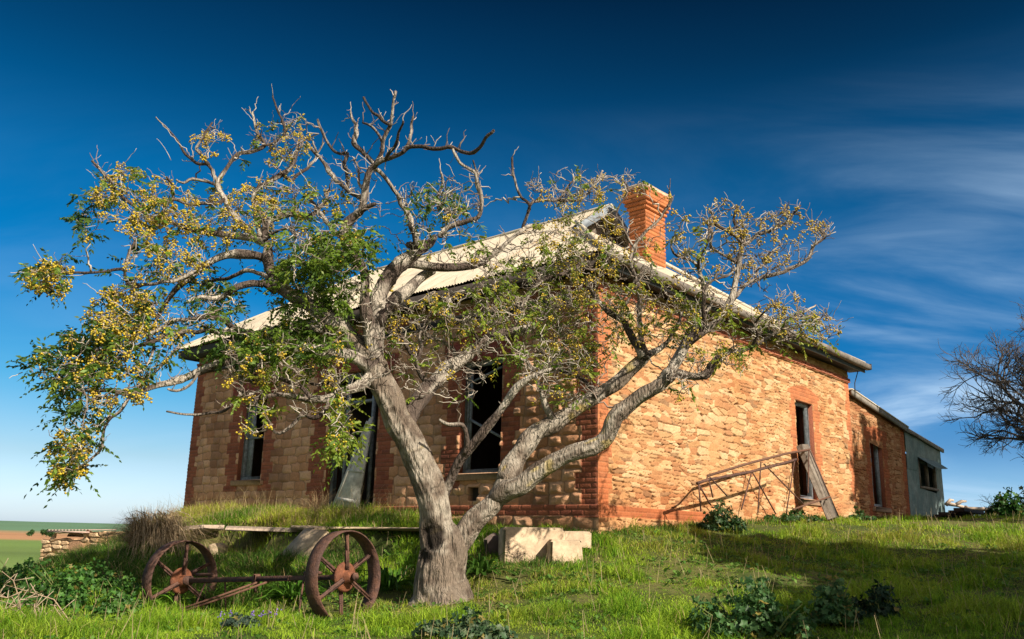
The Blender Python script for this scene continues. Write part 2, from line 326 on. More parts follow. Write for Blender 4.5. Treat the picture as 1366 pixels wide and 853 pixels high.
def brick(x, z, seed):
    ch = .083; c = np.floor(z/ch); fz = z/ch-c; xx = x/.235+.5*(c % 2); b = np.floor(xx); fx = xx-b
    e = np.minimum(np.minimum(fx, 1-fx)*.235, np.minimum(fz, 1-fz)*ch); id_ = _h(b, c, seed); id2 = _h(b, c, seed+1)
    h = .012*sstep(.003, .011, e)+(id2-.5)*.008
    col = mix(np.array([.235, .062, .034]), np.array([.40, .125, .060]), id_[..., None]); col = mix(col, np.array([.15, .05, .035]), (id2 > .86)[..., None]*.7)
    col = mix(np.array([.25, .12, .075]), col, sstep(.002, .008, e)[..., None]); col = mix(col, np.array([.22, .085, .055]), .35)
    return h, col
def sheet(name, w, h0, h1, res, opens, func, O, ax, nrm, m, parent, top=None, mitre=None, corner=None):
    xs = np.unique(np.round(np.concatenate([np.arange(0, w, res), [w]]+[[o[0], o[1]] for o in opens]), 4)); zs = np.unique(np.round(np.concatenate([np.arange(h0, h1, res), [h1]]+[[o[2], o[3]] for o in opens]), 4))
    X, ZZ = np.meshgrid(xs, zs); Zr = ZZ.copy()
    if top is not None: Zr = h0+(ZZ-h0)*(top(X)-h0)/(h1-h0)
    H, C = func(X, Zr)
    edge = np.full(X.shape, 9.)
    for o in opens:
        dx = np.maximum(np.maximum(o[0]-X, X-o[1]), 0); dz = np.maximum(np.maximum(o[2]-Zr, Zr-o[3]), 0); edge = np.minimum(edge, np.hypot(dx, dz))
    H = H*sstep(-.001, .02, edge)
    if corner is not None: k_ = sstep(.05, .0, X); H = H*(1-k_)+corner(Zr)*k_
    Xm = (X if corner is None else X-H*np.clip(1-X/.12, 0, 1)) if mitre is None else w/2+(X-w/2)*(w/2+H)/(w/2)
    V = O+Xm[..., None]*ax+Zr[..., None]*Z+H[..., None]*nrm
    n = len(xs); ii = np.arange(len(zs)-1)[:, None]*n+np.arange(n-1)[None, :]; Q = np.stack([ii, ii+1, ii+n+1, ii+n], -1)
    xc = (xs[1:]+xs[:-1])/2; zc = (zs[1:]+zs[:-1])/2; XC, ZC = np.meshgrid(xc, zc); keep = np.ones(XC.shape, bool)
    for o in opens: keep &= ~((XC > o[0]) & (XC < o[1]) & (ZC > o[2]) & (ZC < o[3]))
    return fast(name, V.reshape(-1, 3), [Q[keep]], m, parent, False, C.reshape(-1, 3))
def zmask(x, z, boxes, tooth=.06):
    t = np.floor(z/.249) % 2*tooth*2-tooth
    mk = np.zeros(x.shape, bool)
    for a, b, c, d, arch in boxes:
        e = arch*(1-((x-(a+b)/2)/((b-a)/2))**2) if arch else 0
        mk |= (x > a-t) & (x < b+t) & (z > c) & (z < d+np.clip(e, 0, 9))
    return mk
FW, SW, LT, IR = 12.5, 10.75, 14.85, 18.1
F_open = [(2.06, 3.06, .56, 2.58), (5.36, 6.92, -.12, 2.75), (9.30, 10.27, .62, 2.56)]
S_open = [(7.5, 8.45, .45, 2.62)]
def corner_h(z): return .005+np.where((z < 0) & (z > -.18), .045, 0)+np.where(z < -.18, .05, 0)+np.where((z > 3.47) & (z < 3.59), .055, 0)
def f_front(x, z):
    rock = sstep(4.2, 1.5, x)
    F1, F2, ID, DX, DZ = voro(x+.07*(fbm(x*2, z*2, 40)-.5), z+.05*(fbm(x*2.3, z*2.3, 41)-.5), .36, .185, 50, 8., .24)
    e = F2-F1; st = sstep(.02, .16, e); dome = sstep(.0, .62, e)
    amp = (.02+.075*ID)*(.35+.65*rock)
    h = st*.014+dome*amp*(.75+.7*(fbm(x*7, z*7, 42)-.5)*2*.6)+(DX*(_h(np.floor(ID*997), np.floor(ID*331), 3)-.5))*.05*dome*rock
    c = mix(np.array([.46, .225, .118]), np.array([.62, .37, .225]), ID[..., None]); c = mix(c, np.array([.24, .125, .075]), ((_h(np.floor(ID*4096), np.floor(ID*37), 5) > .78)*.55)[..., None])
    c = c*(.8+.4*fbm(x*5, z*5, 43)[..., None]); c = mix(np.array([.27, .17, .105])*np.ones(3), c, sstep(.01, .07, e)[..., None])
    stain = sstep(.5, .75, fbm(x*.9, z*.5, 44))[..., None]; c = mix(c, c*np.array([.62, .55, .52]), stain*.6)
    bh, bc = brick(x, z, 60)
    bx = [(1.68, 2.06, .3, 3.0, 0), (3.06, 3.46, .3, 3.0, 0), (1.68, 3.46, 2.58, 2.86, .24), (4.86, 5.36, -.2, 3.0, 0), (6.92, 7.46, -.2, 3., 0), (4.86, 7.46, 2.75, 2.95, .22), (8.9, 9.3, .36, 3, 0), (10.27, 10.72, .36, 3, 0), (8.9, 10.72, 2.56, 2.86, .24), (-.1, .36, -.2, 3.5, 0), (12.13, 12.7, -.2, 3.5, 0), (-1, 13, -.18, 0.0, 0)]
    mk = zmask(x, z, bx); arch = zmask(x, z, [bx[2], bx[5], bx[8]], 0)
    h = np.where(mk, bh+.004, h); c = np.where(mk[..., None], bc*(.75+.5*fbm(x*3, z*3, 45)[..., None]), c)
    c = np.where(arch[..., None], np.array([.23, .06, .045])*(.8+.4*fbm(x*6, z*6, 46)[..., None]), c)
    h = h+np.where((z < 0) & (z > -.18), .045, 0)+np.where(z < -.18, .05, 0)+np.where((z > 3.50) & (z < 3.60), .05, 0)
    cs = (z > 3.50) & (z < 3.60); c = np.where(cs[..., None], bc*.9, c)
    fr = z > 3.60; c = np.where(fr[..., None], mix(np.array([.34, .21, .12]), np.array([.40, .27, .17]), fbm(x*4, z*4, 47)[..., None]), c); h = np.where(fr, .01+.01*fbm(x*8, z*8, 48), h)
    vent = (np.abs(x-2.66) < .11) & (np.abs(z-.2) < .115); h = np.where(vent, -.10, h); c = np.where(vent[..., None], np.array([.05, .04, .035]), c)
    return h, c
def f_side(x, z, lean=False):
    wx = x+.16*(fbm(x*1.6, z*2.2, 70)-.5); wz = z+.16*(fbm(x*1.3, z*1.7, 71)-.5)
    big = fbm(x*.5, z*.7, 79)
    F1, F2, ID, DX, DZ = voro(wx, wz, .30, .070, 72, 4.5, .42)
    G1, G2, ID2, GX_, GZ_ = voro(wx, wz, .40, .125, 78, 4.5, .42); bigm = big > .60
    F1 = np.where(bigm, G1, F1); F2 = np.where(bigm, G2, F2); ID = np.where(bigm, ID2, ID); DX = np.where(bigm, GX_, DX); DZ = np.where(bigm, GZ_, DZ)
    e = F2-F1; hole = sstep(.34, .54, fbm(x*3.3, z*5.5, 74)); e2 = e-.03
    st = sstep(.0, .075, e); crk = hole*sstep(.11, .03, e)*(np.abs(DZ) > np.abs(DX)*.75); h = st*(.008+.022*ID)*(.5+.5*hole)+.009*(fbm(x*9, z*20, 75)-.5)-.040*crk+.008*(fbm(x*1.5, z*2, 76)-.5)
    c = mix(np.array([.36, .185, .080]), np.array([.52, .33, .17]), ID[..., None])
    k2 = _h(np.floor(ID*4096), np.floor(ID*53), 6); c = mix(c, np.array([.30, .115, .048]), ((k2 > .76)*.6)[..., None]); c = mix(c, np.array([.58, .42, .25]), ((k2 < .20)*.5)[..., None])
    c = c*(.84+.32*fbm(x*6, z*9, 77)[..., None])
    c = mix(c, np.array([.20, .11, .06]), (((k2 > .40) & (k2 < .45))*.7)[..., None]); mort = np.array([.46, .27, .135])*np.ones(3); c = mix(mort, c, sstep(.0, .06, e)[..., None]); c = mix(c, np.array([.13, .06, .028]), (crk*.95)[..., None])
    ren = sstep(.55, .70, fbm(x*.8+7, z*1.1, 80))*.4; h = h*(1-ren*.5)+.012*ren; c = mix(c, np.array([.46, .25, .115]), ren[..., None])   # smeared mortar
    red = sstep(.48, .72, fbm(x*.55+3, z*.8, 81)); c = mix(c, c*np.array([.92, .74, .58]), (red*.55)[..., None]); pale = sstep(.5, .72, fbm(x*.6+11, z*.9+4, 84)); c = mix(c, c*np.array([1.12, 1.2, 1.3]), (pale*.7)[..., None])
    c = c*np.array([.98, .98, .98]); h = h+.006*(noise(x*38, z*60, 85)-.5)
    bh, bc = brick(x+.11, z, 61)
    if lean: bx = [(1.02, 1.35, .2, 2.5, 0), (2.25, 2.62, .2, 2.5, 0), (1.02, 2.62, 2.2, 2.42, .12), (3.78, 4.3, -1, 3, 0)]
    else: bx = [(-.1, .32, -.2, 3.5, 0), (7.2, 7.5, .2, 2.8, 0), (8.45, 8.78, .2, 2.8, 0), (7.2, 8.78, 2.62, 2.84, .14), (10.5, 10.9, .5, 3.6, 0)]
    if not lean: bx += [(-1, 3.3, -.18, 0.0, 0)]
    mk = zmask(x, z, bx, .05)
    h = np.where(mk, bh+.004, h); c = np.where(mk[..., None], mix(bc*np.array([1.3, 1.3, 1.1]), np.array([.40, .165, .065]), .4)*(.8+.4*fbm(x*3, z*3, 82)[..., None]), c)
    if not lean:
        pl = sstep(3.5, 3.2, x); h = h+np.where((z < 0) & (z > -.18), .045*pl, 0)+np.where(z < -.18, .05*pl, 0)
        cs = (z > 3.46) & (z < 3.56); h = h+np.where(cs, .06, 0); c = np.where(cs[..., None], bc*1.25, c)
        low = sstep(.75, .1, z-.02*x)*sstep(.35, .6, fbm(x*.7, z*.5, 83)); c = mix(c, c*np.array([.85, .62, .5]), (low*.55)[..., None])
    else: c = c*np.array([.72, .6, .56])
    return h, c
house = thing('farmhouse', 'abandoned stone and red brick farmhouse with tall chimney behind the gnarled tree', 'house', hp(6, 5, -.4))
sheet('front_wall', FW, -.75, 3.95, .0135, F_open, f_front, P0, u, -v, M_wall, house, corner=corner_h)
sheet('side_wall', SW, -.75, 3.95, .0125, S_open, f_side, P0, v, -u, M_wall, house, corner=corner_h)
b = MB(); b.box(hp(.3, SW, -.8), u*(FW-.3), -v*.3, Z*4.7, (.36, .22, .12)); b.box(hp(FW-.02, .02, -.8), -u*.3, v*(SW-.34), Z*4.7, (.36, .22, .12)); b.build('rear_wall', M_wall, house)
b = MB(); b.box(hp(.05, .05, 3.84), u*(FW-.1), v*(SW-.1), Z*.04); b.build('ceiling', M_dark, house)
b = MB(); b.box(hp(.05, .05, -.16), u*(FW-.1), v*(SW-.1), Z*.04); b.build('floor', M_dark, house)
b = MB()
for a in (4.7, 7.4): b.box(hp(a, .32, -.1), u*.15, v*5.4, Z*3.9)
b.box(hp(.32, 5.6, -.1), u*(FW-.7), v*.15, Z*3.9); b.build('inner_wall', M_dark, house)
def jambs(opens, O, ax, m=M_jamb, nrm=None, depth=.33):
    for a0, a1, z0, z1 in opens:
        b = MB(); t = .02; p = lambda a, z: O+ax*a+Z*z-nrm*depth
        b.box(p(a0-t, z0), ax*t, Z*(z1-z0), nrm*(depth-.001)); b.box(p(a1, z0), ax*t, Z*(z1-z0), nrm*(depth-.001))
        b.box(p(a0-t, z1), ax*(a1-a0+2*t), Z*t, nrm*(depth-.001)); b.box(p(a0-t, z0-t), ax*(a1-a0+2*t), Z*t, nrm*(depth-.001)); b.build('reveal', m, house)
jambs(F_open, P0, u, nrm=-v); jambs(S_open, P0, v, nrm=-u)
# windows of the front wall: frame > sash, sill
def win(a0, a1, z0, z1, O, ax, nrm, kind, parent=house, mm=M_greypaint):
    p = lambda a, z, d: O+ax*a+Z*z-nrm*d
    b = MB(); t = .075
    b.box(p(a0+.003, z0, .20), ax*t, Z*(z1-z0), nrm*.1, bev=.006); b.box(p(a1-t-.003, z0, .20), ax*t, Z*(z1-z0), nrm*.1, bev=.006)
    b.box(p(a0+t, z1-t, .20), ax*(a1-a0-2*t), Z*t, nrm*.1, bev=.006); b.box(p(a0+t, z0, .20), ax*(a1-a0-2*t), Z*t, nrm*.12, bev=.006)
    fr = b.build('window', mm, parent)
    b = MB(); zm = (z0+z1)/2
    if kind == 'broken':                                   # the meeting rail has slipped
        b.bar(p(a0+t, zm-.42, .16), p(a1-t, zm-.02, .16), .04, .05, nrm); b.bar(p(a0+t, z1-.12, .17), p(a1-t, z1-.36, .17), .035, .035, nrm); b.bar(p(a1-t-.03, z0+t, .17), p(a1-t-.03, z1-t, .17), .03, .05, nrm)
    else:
        b.bar(p(a0+t, zm, .16), p(a1-t, zm, .16), .04, .05, nrm); b.bar(p(a0+t+.05, z0+t, .17), p(a0+t+.05, zm, .17), .04, .05, nrm)
        if kind == 'left': b.box(p(a1-t-.24, z0+t, .19), ax*.22, Z*(z1-z0-2*t), nrm*.025)
    b.build('sash', mm, fr)
    b = MB(); b.box(p(a0-.14, z0-.13, .1), ax*(a1-a0+.28), Z*.125, nrm*.17, bev=.015, jit=.004); b.build('sill', M_sill, fr)
win(*F_open[0], P0, u, -v, 'broken'); win(*F_open[2], P0, u, -v, 'left'); win(*S_open[0], P0, v, -u, 'plain')
# door: frame > transom, side_light ; the leaf has come off and leans inside the opening
b = MB(); n = -v; p = lambda a, z, d: P0+u*a+Z*z+v*d
for a in (5.363, 6.82): b.box(p(a, -.12, .12), u*.095, Z*2.86, v*.1, bev=.008)
b.box(p(5.46, 2.64, .12), u*1.36, Z*.10, v*.1, bev=.008)
df = b.build('door_frame', M_greypaint, house)
b = MB(); b.box(p(5.68, -.12, .14), u*.06, Z*2.75, v*.07); b.box(p(6.50, -.12, .14), u*.06, Z*2.75, v*.07); b.build('side_light', M_greypaint, df)
b = MB(); b.box(p(5.745, 2.10, .14), u*.752, Z*.06, v*.07); b.build('transom', M_greypaint, df)
dl_ = thing('fallen_door', 'pale weathered panelled door leaning crookedly in the dark doorway', 'door', hp(5.9, .0, -.15))
b = MB(); A = hp(6.30, -.12, -.16); Bq = hp(5.66, -.02, -.2); up = hp(5.56, .12, 1.75)-Bq; 
# tapering leaf (half buried, rotated on its corner)
cn = [hp(6.48, -.16, -.20), hp(5.68, -.10, -.24), hp(5.60, .10, 1.78), hp(5.70, .10, 1.74)]
off = -v*.045; V = [q for q in cn]+[q+off for q in cn]
b.add(V, [(3, 2, 1, 0), (4, 5, 6, 7), (0, 1, 5, 4), (1, 2, 6, 5), (2, 3, 7, 6), (3, 0, 4, 7)]); dlf = b.build('door_leaf', M_white, dl_)
b = MB()
def qd(s, t): return mix(mix(cn[0], cn[1], s), mix(cn[3], cn[2], s), t)+off
b.bar(qd(.06, .02)-v*.008, qd(.06, .97)-v*.008, .07, .02, -v); b.bar(qd(.1, .18)-v*.009, qd(.9, .16)-v*.009, .07, .02, -v); b.bar(qd(.1, .47)-v*.009, qd(.95, .45)-v*.009, .06, .02, -v); b.build('door_rail', M_white, dlf)
# string plate below the brick course (old verandah wall plate)
b = MB(); b.box(hp(.25, -.005, 3.33), u*(FW-.5), -v*.07, Z*.15, bev=.01); b.build('verandah_plate', M_fascia, house)
# ------------------------------------------------------------------ roof
ZE = 3.97; OV = .42; HR = None
pk = hp(2.07, 3, 0); 
zs_ = np.linspace(4, 9, 2001); pe = np.array([proj(hp(1.9, 3, q))[1] for q in zs_]); HR = float(zs_[np.argmin(np.abs(pe-277))])
tn = (HR-ZE)/(3+OV); print('ridge', HR, math.degrees(math.atan(tn)))
def slope(name, O, a, bdir, cols, m, parent, rows=36, pit=.076, amp=.011):
    """corrugated sheet: cols(t) -> (q0, q1) horizontal run from the eave, t along the eave"""
    t = np.arange(cols[0], cols[1], pit/6); q0, q1 = cols[2](t); g = np.linspace(0, 1, rows)
    run = q0[:, None]+(q1-q0)[:, None]*g; nrm = np.cross(a, bdir+Z*tn); nrm /= np.linalg.norm(nrm); nrm = nrm*np.sign(nrm[2])
    sag = .03*(fbm(t[:, None]*.6+run*.1, run*.5, 90)-.5)+.012*(np.floor(t/.76)[:, None] % 2)+.02*(_h(np.floor(t/.76), t*0, 8)-.5)[:, None]*(1-g)
    V = O+a*t[:, None, None]+(bdir+Z*tn)*run[..., None]+nrm*(amp*np.sin(2*PI*t/pit)[:, None]+sag)[..., None]
    n = rows; ii = np.arange(len(t)-1)[:, None]*n+np.arange(n-1)[None, :]; Q = np.stack([ii, ii+n, ii+n+1, ii+1], -1).reshape(-1, 4)
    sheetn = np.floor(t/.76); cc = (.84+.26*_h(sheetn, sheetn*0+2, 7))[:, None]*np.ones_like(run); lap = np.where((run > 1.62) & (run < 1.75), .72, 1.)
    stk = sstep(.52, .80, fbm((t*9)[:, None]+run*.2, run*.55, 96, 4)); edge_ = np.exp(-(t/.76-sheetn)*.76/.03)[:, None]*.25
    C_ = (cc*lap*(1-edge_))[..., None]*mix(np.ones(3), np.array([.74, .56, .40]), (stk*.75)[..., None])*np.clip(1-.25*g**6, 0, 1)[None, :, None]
    return V.reshape(-1, 3), Q, C_.reshape(-1, 3)
O_ = hp(-OV, -OV, ZE)
V1, Q1, C1 = slope('f', O_, u, v, (0, FW+2*OV, lambda t: (np.zeros_like(t)-.05*_h(np.floor(t/.76), t*0, 4), np.where(t < 1.82+OV, np.minimum(t, 3+OV), np.minimum(3+OV, np.maximum(FW+2*OV-t, .02))))), M_roofiron, house)
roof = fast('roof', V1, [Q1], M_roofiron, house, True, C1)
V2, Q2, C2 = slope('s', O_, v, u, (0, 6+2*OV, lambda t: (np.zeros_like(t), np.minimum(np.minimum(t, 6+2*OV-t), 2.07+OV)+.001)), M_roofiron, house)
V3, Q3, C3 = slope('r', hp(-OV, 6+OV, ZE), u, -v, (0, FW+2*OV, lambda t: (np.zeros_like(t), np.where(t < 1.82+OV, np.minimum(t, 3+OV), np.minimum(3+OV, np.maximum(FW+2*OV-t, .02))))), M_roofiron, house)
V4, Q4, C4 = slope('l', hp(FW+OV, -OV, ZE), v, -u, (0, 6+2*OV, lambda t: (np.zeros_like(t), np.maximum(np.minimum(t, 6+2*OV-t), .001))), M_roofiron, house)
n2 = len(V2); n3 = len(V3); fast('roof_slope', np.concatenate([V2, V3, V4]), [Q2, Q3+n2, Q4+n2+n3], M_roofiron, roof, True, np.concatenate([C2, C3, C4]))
b = MB(); b.box(hp(-.40, 6.3, ZE-.02), u*(FW+.7), v*(SW-6.3+.25), Z*.05); b.build('rear_roof', M_roofiron, roof)
# gablet
b = MB(); hw = 3-2.07; zb = ZE+(2.07+OV)*tn; gb = hp(2.09, 3, 0)
V = [hp(2.09, 3-hw, zb-.02), hp(2.09, 3+hw, zb-.02), hp(2.09, 3, HR-.03), hp(2.14, 3-hw, zb-.02), hp(2.14, 3+hw, zb-.02), hp(2.14, 3, HR-.03)]
b.add(V, [(0, 1, 4, 3), (1, 2, 5, 4), (2, 0, 3, 5)], [(0, 2, 1), (3, 4, 5)]); b.build('gablet', M_wood, roof)
b = MB()
for s in (-1, 1): b.bar(hp(1.80, 3+s*(hw+.32), zb-.32*tn-.03), hp(1.80, 3, HR-.03), .035, .17, Z, bev=.006)
b.build('barge_board', M_greypaint, roof)
b = MB(); b.tube([hp(1.8+.3*i, 3, HR+.015+.006*math.sin(i)) for i in range(26)], .05, 8)
for e0, e1 in (((-OV, -OV, ZE), (1.85, 1.85, zb-.05)), ((-OV, 6+OV, ZE), (1.85, 4.15, zb-.05)), ((FW+OV, -OV, ZE), (FW-3, 3, HR))):
    b.tube([mix(hp(*e0), hp(*e1), t)+Z*.015 for t in np.linspace(0, 1, 12)], .045, 8)
b.build('ridge_cap', M_roofiron, roof)
b = MB(); b.box(hp(-OV+.03, -OV+.03, ZE-.24), u*(FW+2*OV-.06), v*.03, Z*.19); b.box(hp(-OV+.06, -OV+.06, ZE-.22), u*(FW+2*OV-.1), v*.37, Z*.02); b.box(hp(FW+OV-.06, -OV+.06, ZE-.24), u*.03, v*(SW), Z*.19)
b.box(hp(-OV+.10, -OV+.45, ZE-.22), u*.33, v*(SW+.15), Z*.02); b.build('fascia', M_fascia, roof)
b = MB()
L_ = SW+OV+.28; o0 = hp(-OV+.02, -OV-.02, ZE-.17)
prof = [(0, .0), (-.10, .0), (-.13, .05), (-.13, .125), (-.115, .135), (-.11, .13), (-.115, .06), (-.09, .015), (0, .015)]
st_ = np.linspace(0, L_, 40); Vg = np.array([[o0+v*s+u*pq[0]+Z*(pq[1]+.018*math.sin(s*.8+1)-.010*s/10+.01*(noise(np.array(s*1.5), np.array(0.), 3)-.5)) for pq in prof] for s in st_]); k = len(prof)
b.add(Vg.reshape(-1, 3), [(i*k+j, (i+1)*k+j, (i+1)*k+(j+1) % k, i*k+(j+1) % k) for i in range(len(st_)-1) for j in range(k)]); g = b.build('gutter', M_gutter, roof)
b = MB(); b.box(hp(-OV-.12, SW+.24, ZE-.185), u*.16, v*.03, Z*.15, bev=.006); b.box(hp(-OV+.03, -.3, ZE-.26), u*.03, v*(SW+.5), Z*.22); b.build('gutter_end', M_gutend, g)
b = MB(); b.tube([hp(-.25, SW+.1, ZE-.2), hp(-.13, SW+.14, ZE-.5), hp(-.12, SW+.12, 3.1)], .012, 6); b.tube([hp(-.12, SW+.12, 3.3), hp(-.12, SW+.5, 3.3)], .008, 5); b.build('wire_bracket', M_fascia, house)
# chimney
ca, cb, cw, cd = 0.90, 2.88, .38, .72
ch0, ch1 = 3.9, None
zz_ = np.linspace(5, 9, 2001); ch1 = float(zz_[np.argmin(np.abs(np.array([proj(hp(ca, cb, q))[1] for q in zz_])-246))]); print('chimney top', ch1)
def f_chim(off):
    def fn(x, z):
        h, c = brick(x+off, z, 64); e_ = np.minimum(np.mod(z, .083), .083-np.mod(z, .083)); c = mix(np.array([.13, .045, .022]), c, sstep(.004, .014, e_)[..., None]); h = h-.012*sstep(.014, .004, e_); c = mix(c*np.array([1.4, 1.5, 1.2]), np.array([.44, .15, .035]), .22)*(.8+.4*fbm(x*3+off, z*3, 91)[..., None])
        for k_, d_ in ((.50, .03), (.42, .03), (.34, .03), (.12, -.02)): h = h+np.where(z > ch1-k_, d_, 0)
        h = h+.02*(fbm(x*5+off, z*5, 92)-.5)*sstep(ch1-.2, ch1, z)
        wl = sstep(ch1-.10, ch1-.02, z+.06*(fbm(x*6, z*6, 93)-.5)); c = mix(c, np.array([.62, .50, .38]), wl[..., None]*.8); return h, c
    return fn
chim = None
for i, (O, a_, n_, w_) in enumerate(((hp(ca, cb, 0), u, -v, cw), (hp(ca, cb, 0), v, -u, cd), (hp(ca+cw, cb, 0), v, u, cd), (hp(ca, cb+cd, 0), u, v, cw))):
    o = sheet('chimney' if i == 0 else 'chimney_face', w_, ch0, ch1, .014, [], f_chim(i*1.7), O, a_, n_, M_wall, house if i == 0 else chim, mitre=True)
    if i == 0: chim = o
b = MB(); b.box(hp(ca-.06, cb-.06, ch1-.03), u*(cw+.12), v*(cd+.12), Z*.06, (.6, .49, .37), bev=.02, jit=.012); b.build('chimney_cap', M_wall, chim)
# ------------------------------------------------------------------ lean-to and iron shed
PL = hp(0, SW+.012, 0); ltop = lambda x: 3.27-(3.27-2.75)/(LT-SW)*x
L_open = [(1.36, 2.26, .46, 2.22)]
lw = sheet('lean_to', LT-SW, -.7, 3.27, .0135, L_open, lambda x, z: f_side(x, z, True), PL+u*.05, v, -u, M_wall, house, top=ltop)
b = MB(); b.box(PL+v*(LT-SW-.05)+u*.06-Z*.7, u*7, v*.04, Z*3.3, (.3, .16, .1)); b.build('lean_to_end', M_wall, lw)
PLo = PL+u*.05
b = MB()
for a0, a1, z0, z1 in L_open:
    for (aa, da, z_, dz) in ((a0-.02, .02, z0, z1-z0), (a1, .02, z0, z1-z0), (a0-.02, a1-a0+.04, z1, .02), (a0-.02, a1-a0+.04, z0-.02, .02)): b.box(PLo+v*aa+Z*z_+u*.3, v*da, Z*dz, -u*.299)
b.build('reveal', M_jamb, lw)
p = lambda a, z, d: PLo+v*a+Z*z+u*d
b = MB(); t = .08
for aa in (1.363, 2.177): b.box(p(aa, .46, .1), v*t, Z*1.76, u*.1)
b.box(p(1.443, 2.14, .1), v*.73, Z*t, u*.1); b.box(p(1.443, .46, .1), v*.73, Z*t, u*.1); b.box(p(1.7, .54, .12), v*.05, Z*1.6, u*.05); lwin = b.build('lean_to_window', M_greypaint, lw)
b = MB(); b.box(p(1.22, .34, .08), v*1.18, Z*.115, -u*.17, bev=.012, jit=.004); b.build('sill', M_sill, lwin)
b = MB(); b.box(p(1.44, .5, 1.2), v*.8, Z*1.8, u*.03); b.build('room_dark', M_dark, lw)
b = MB(); q0 = PLo-u*.16+Z*3.29; q1 = PLo-u*.16+v*(LT-SW+.05)+Z*2.77; b.add([q0, q1, q1+u*8, q0+u*8, q0+Z*.03, q1+Z*.03, q1+u*8+Z*.03, q0+u*8+Z*.03], [(0, 1, 2, 3), (4, 7, 6, 5), (0, 4, 5, 1), (1, 5, 6, 2), (2, 6, 7, 3), (3, 7, 4, 0)]); b.build('lean_to_roof', M_roofiron, lw)
b = MB(); b.bar(q0+u*.04-Z*.07, q1+u*.04-Z*.07, .05, .14); b.build('edge_board', M_gutter, lw)
# shed
sh = thing('iron_shed', 'green grey corrugated iron shed at the far end of the house', 'shed', hp(2, 16.5, .1))
PS = hp(.04, LT+.06, 0); LS = IR-LT; stop = lambda x: 2.73-.32/LS*x; so_ = [(1.0, 2.55, 1.2, 1.98)]
def f_iron(x, z):
    h = .010*np.sin(2*PI*x/.076)+.012*(np.floor(x/.8) % 2)+.01*(fbm(x, z, 95)-.5)
    h = np.where((z > 1.62+.05*np.floor(x/.8)) , h+.012, h); c = np.ones(x.shape+(3,)); return h, c
ws = sheet('wall', LS, -.5, 2.75, .0128, so_, f_iron, PS, v, -u, M_shed, sh, top=stop)
b = MB(); b.box(PS+v*(LS-.03)-Z*.5, u*4, v*.03, Z*2.85); b.build('end_wall', M_shed, sh)
b = MB(); q0 = PS-u*.1+Z*2.74; q1 = PS-u*.1+v*(LS+.08)+Z*2.42; b.add([q0, q1, q1+u*5, q0+u*5, q0+Z*.035, q1+Z*.035, q1+u*5+Z*.035, q0+u*5+Z*.035], [(0, 1, 2, 3), (4, 7, 6, 5), (0, 4, 5, 1), (1, 5, 6, 2), (2, 6, 7, 3), (3, 7, 4, 0)]); rs = b.build('roof', M_roofiron, sh)
b = MB(); b.bar(q0-Z*.03+u*.02, q1-Z*.03+u*.02, .05, .10); b.build('roof_edge', M_gutter, rs)
b = MB(); p = lambda a, z, d: PS+v*a+Z*z+u*d
for aa in (1.0, 1.75, 2.49): b.box(p(aa, 1.2, -.03), v*.06, Z*.78, u*.1)
b.box(p(.95, 1.13, -.06), v*1.66, Z*.07, u*.14); b.box(p(1.0, 1.93, -.03), v*1.55, Z*.06, u*.1); wn = b.build('window', M_wood, sh)
b = MB(); q = p(.92, 2.05, 0); tt = -u*.36-Z*.26; V = []
for s in np.linspace(0, 1.7, 60):
    for k_ in range(4): V.append(q+v*s+tt*k_/3+Z*(.012*math.sin(s*2*PI/.15)-.05*math.sin(s*PI/1.7)*k_/3))
b.add(V, [(i*4+j, i*4+j+1, i*4+j+5, i*4+j+4) for i in range(59) for j in range(3)]); b.build('window_flap', M_shed, wn)
b = MB(); b.box(p(1.0, 1.0, 1.3), v*1.6, Z*1.1, u*.03); b.build('room_dark', M_dark, sh)
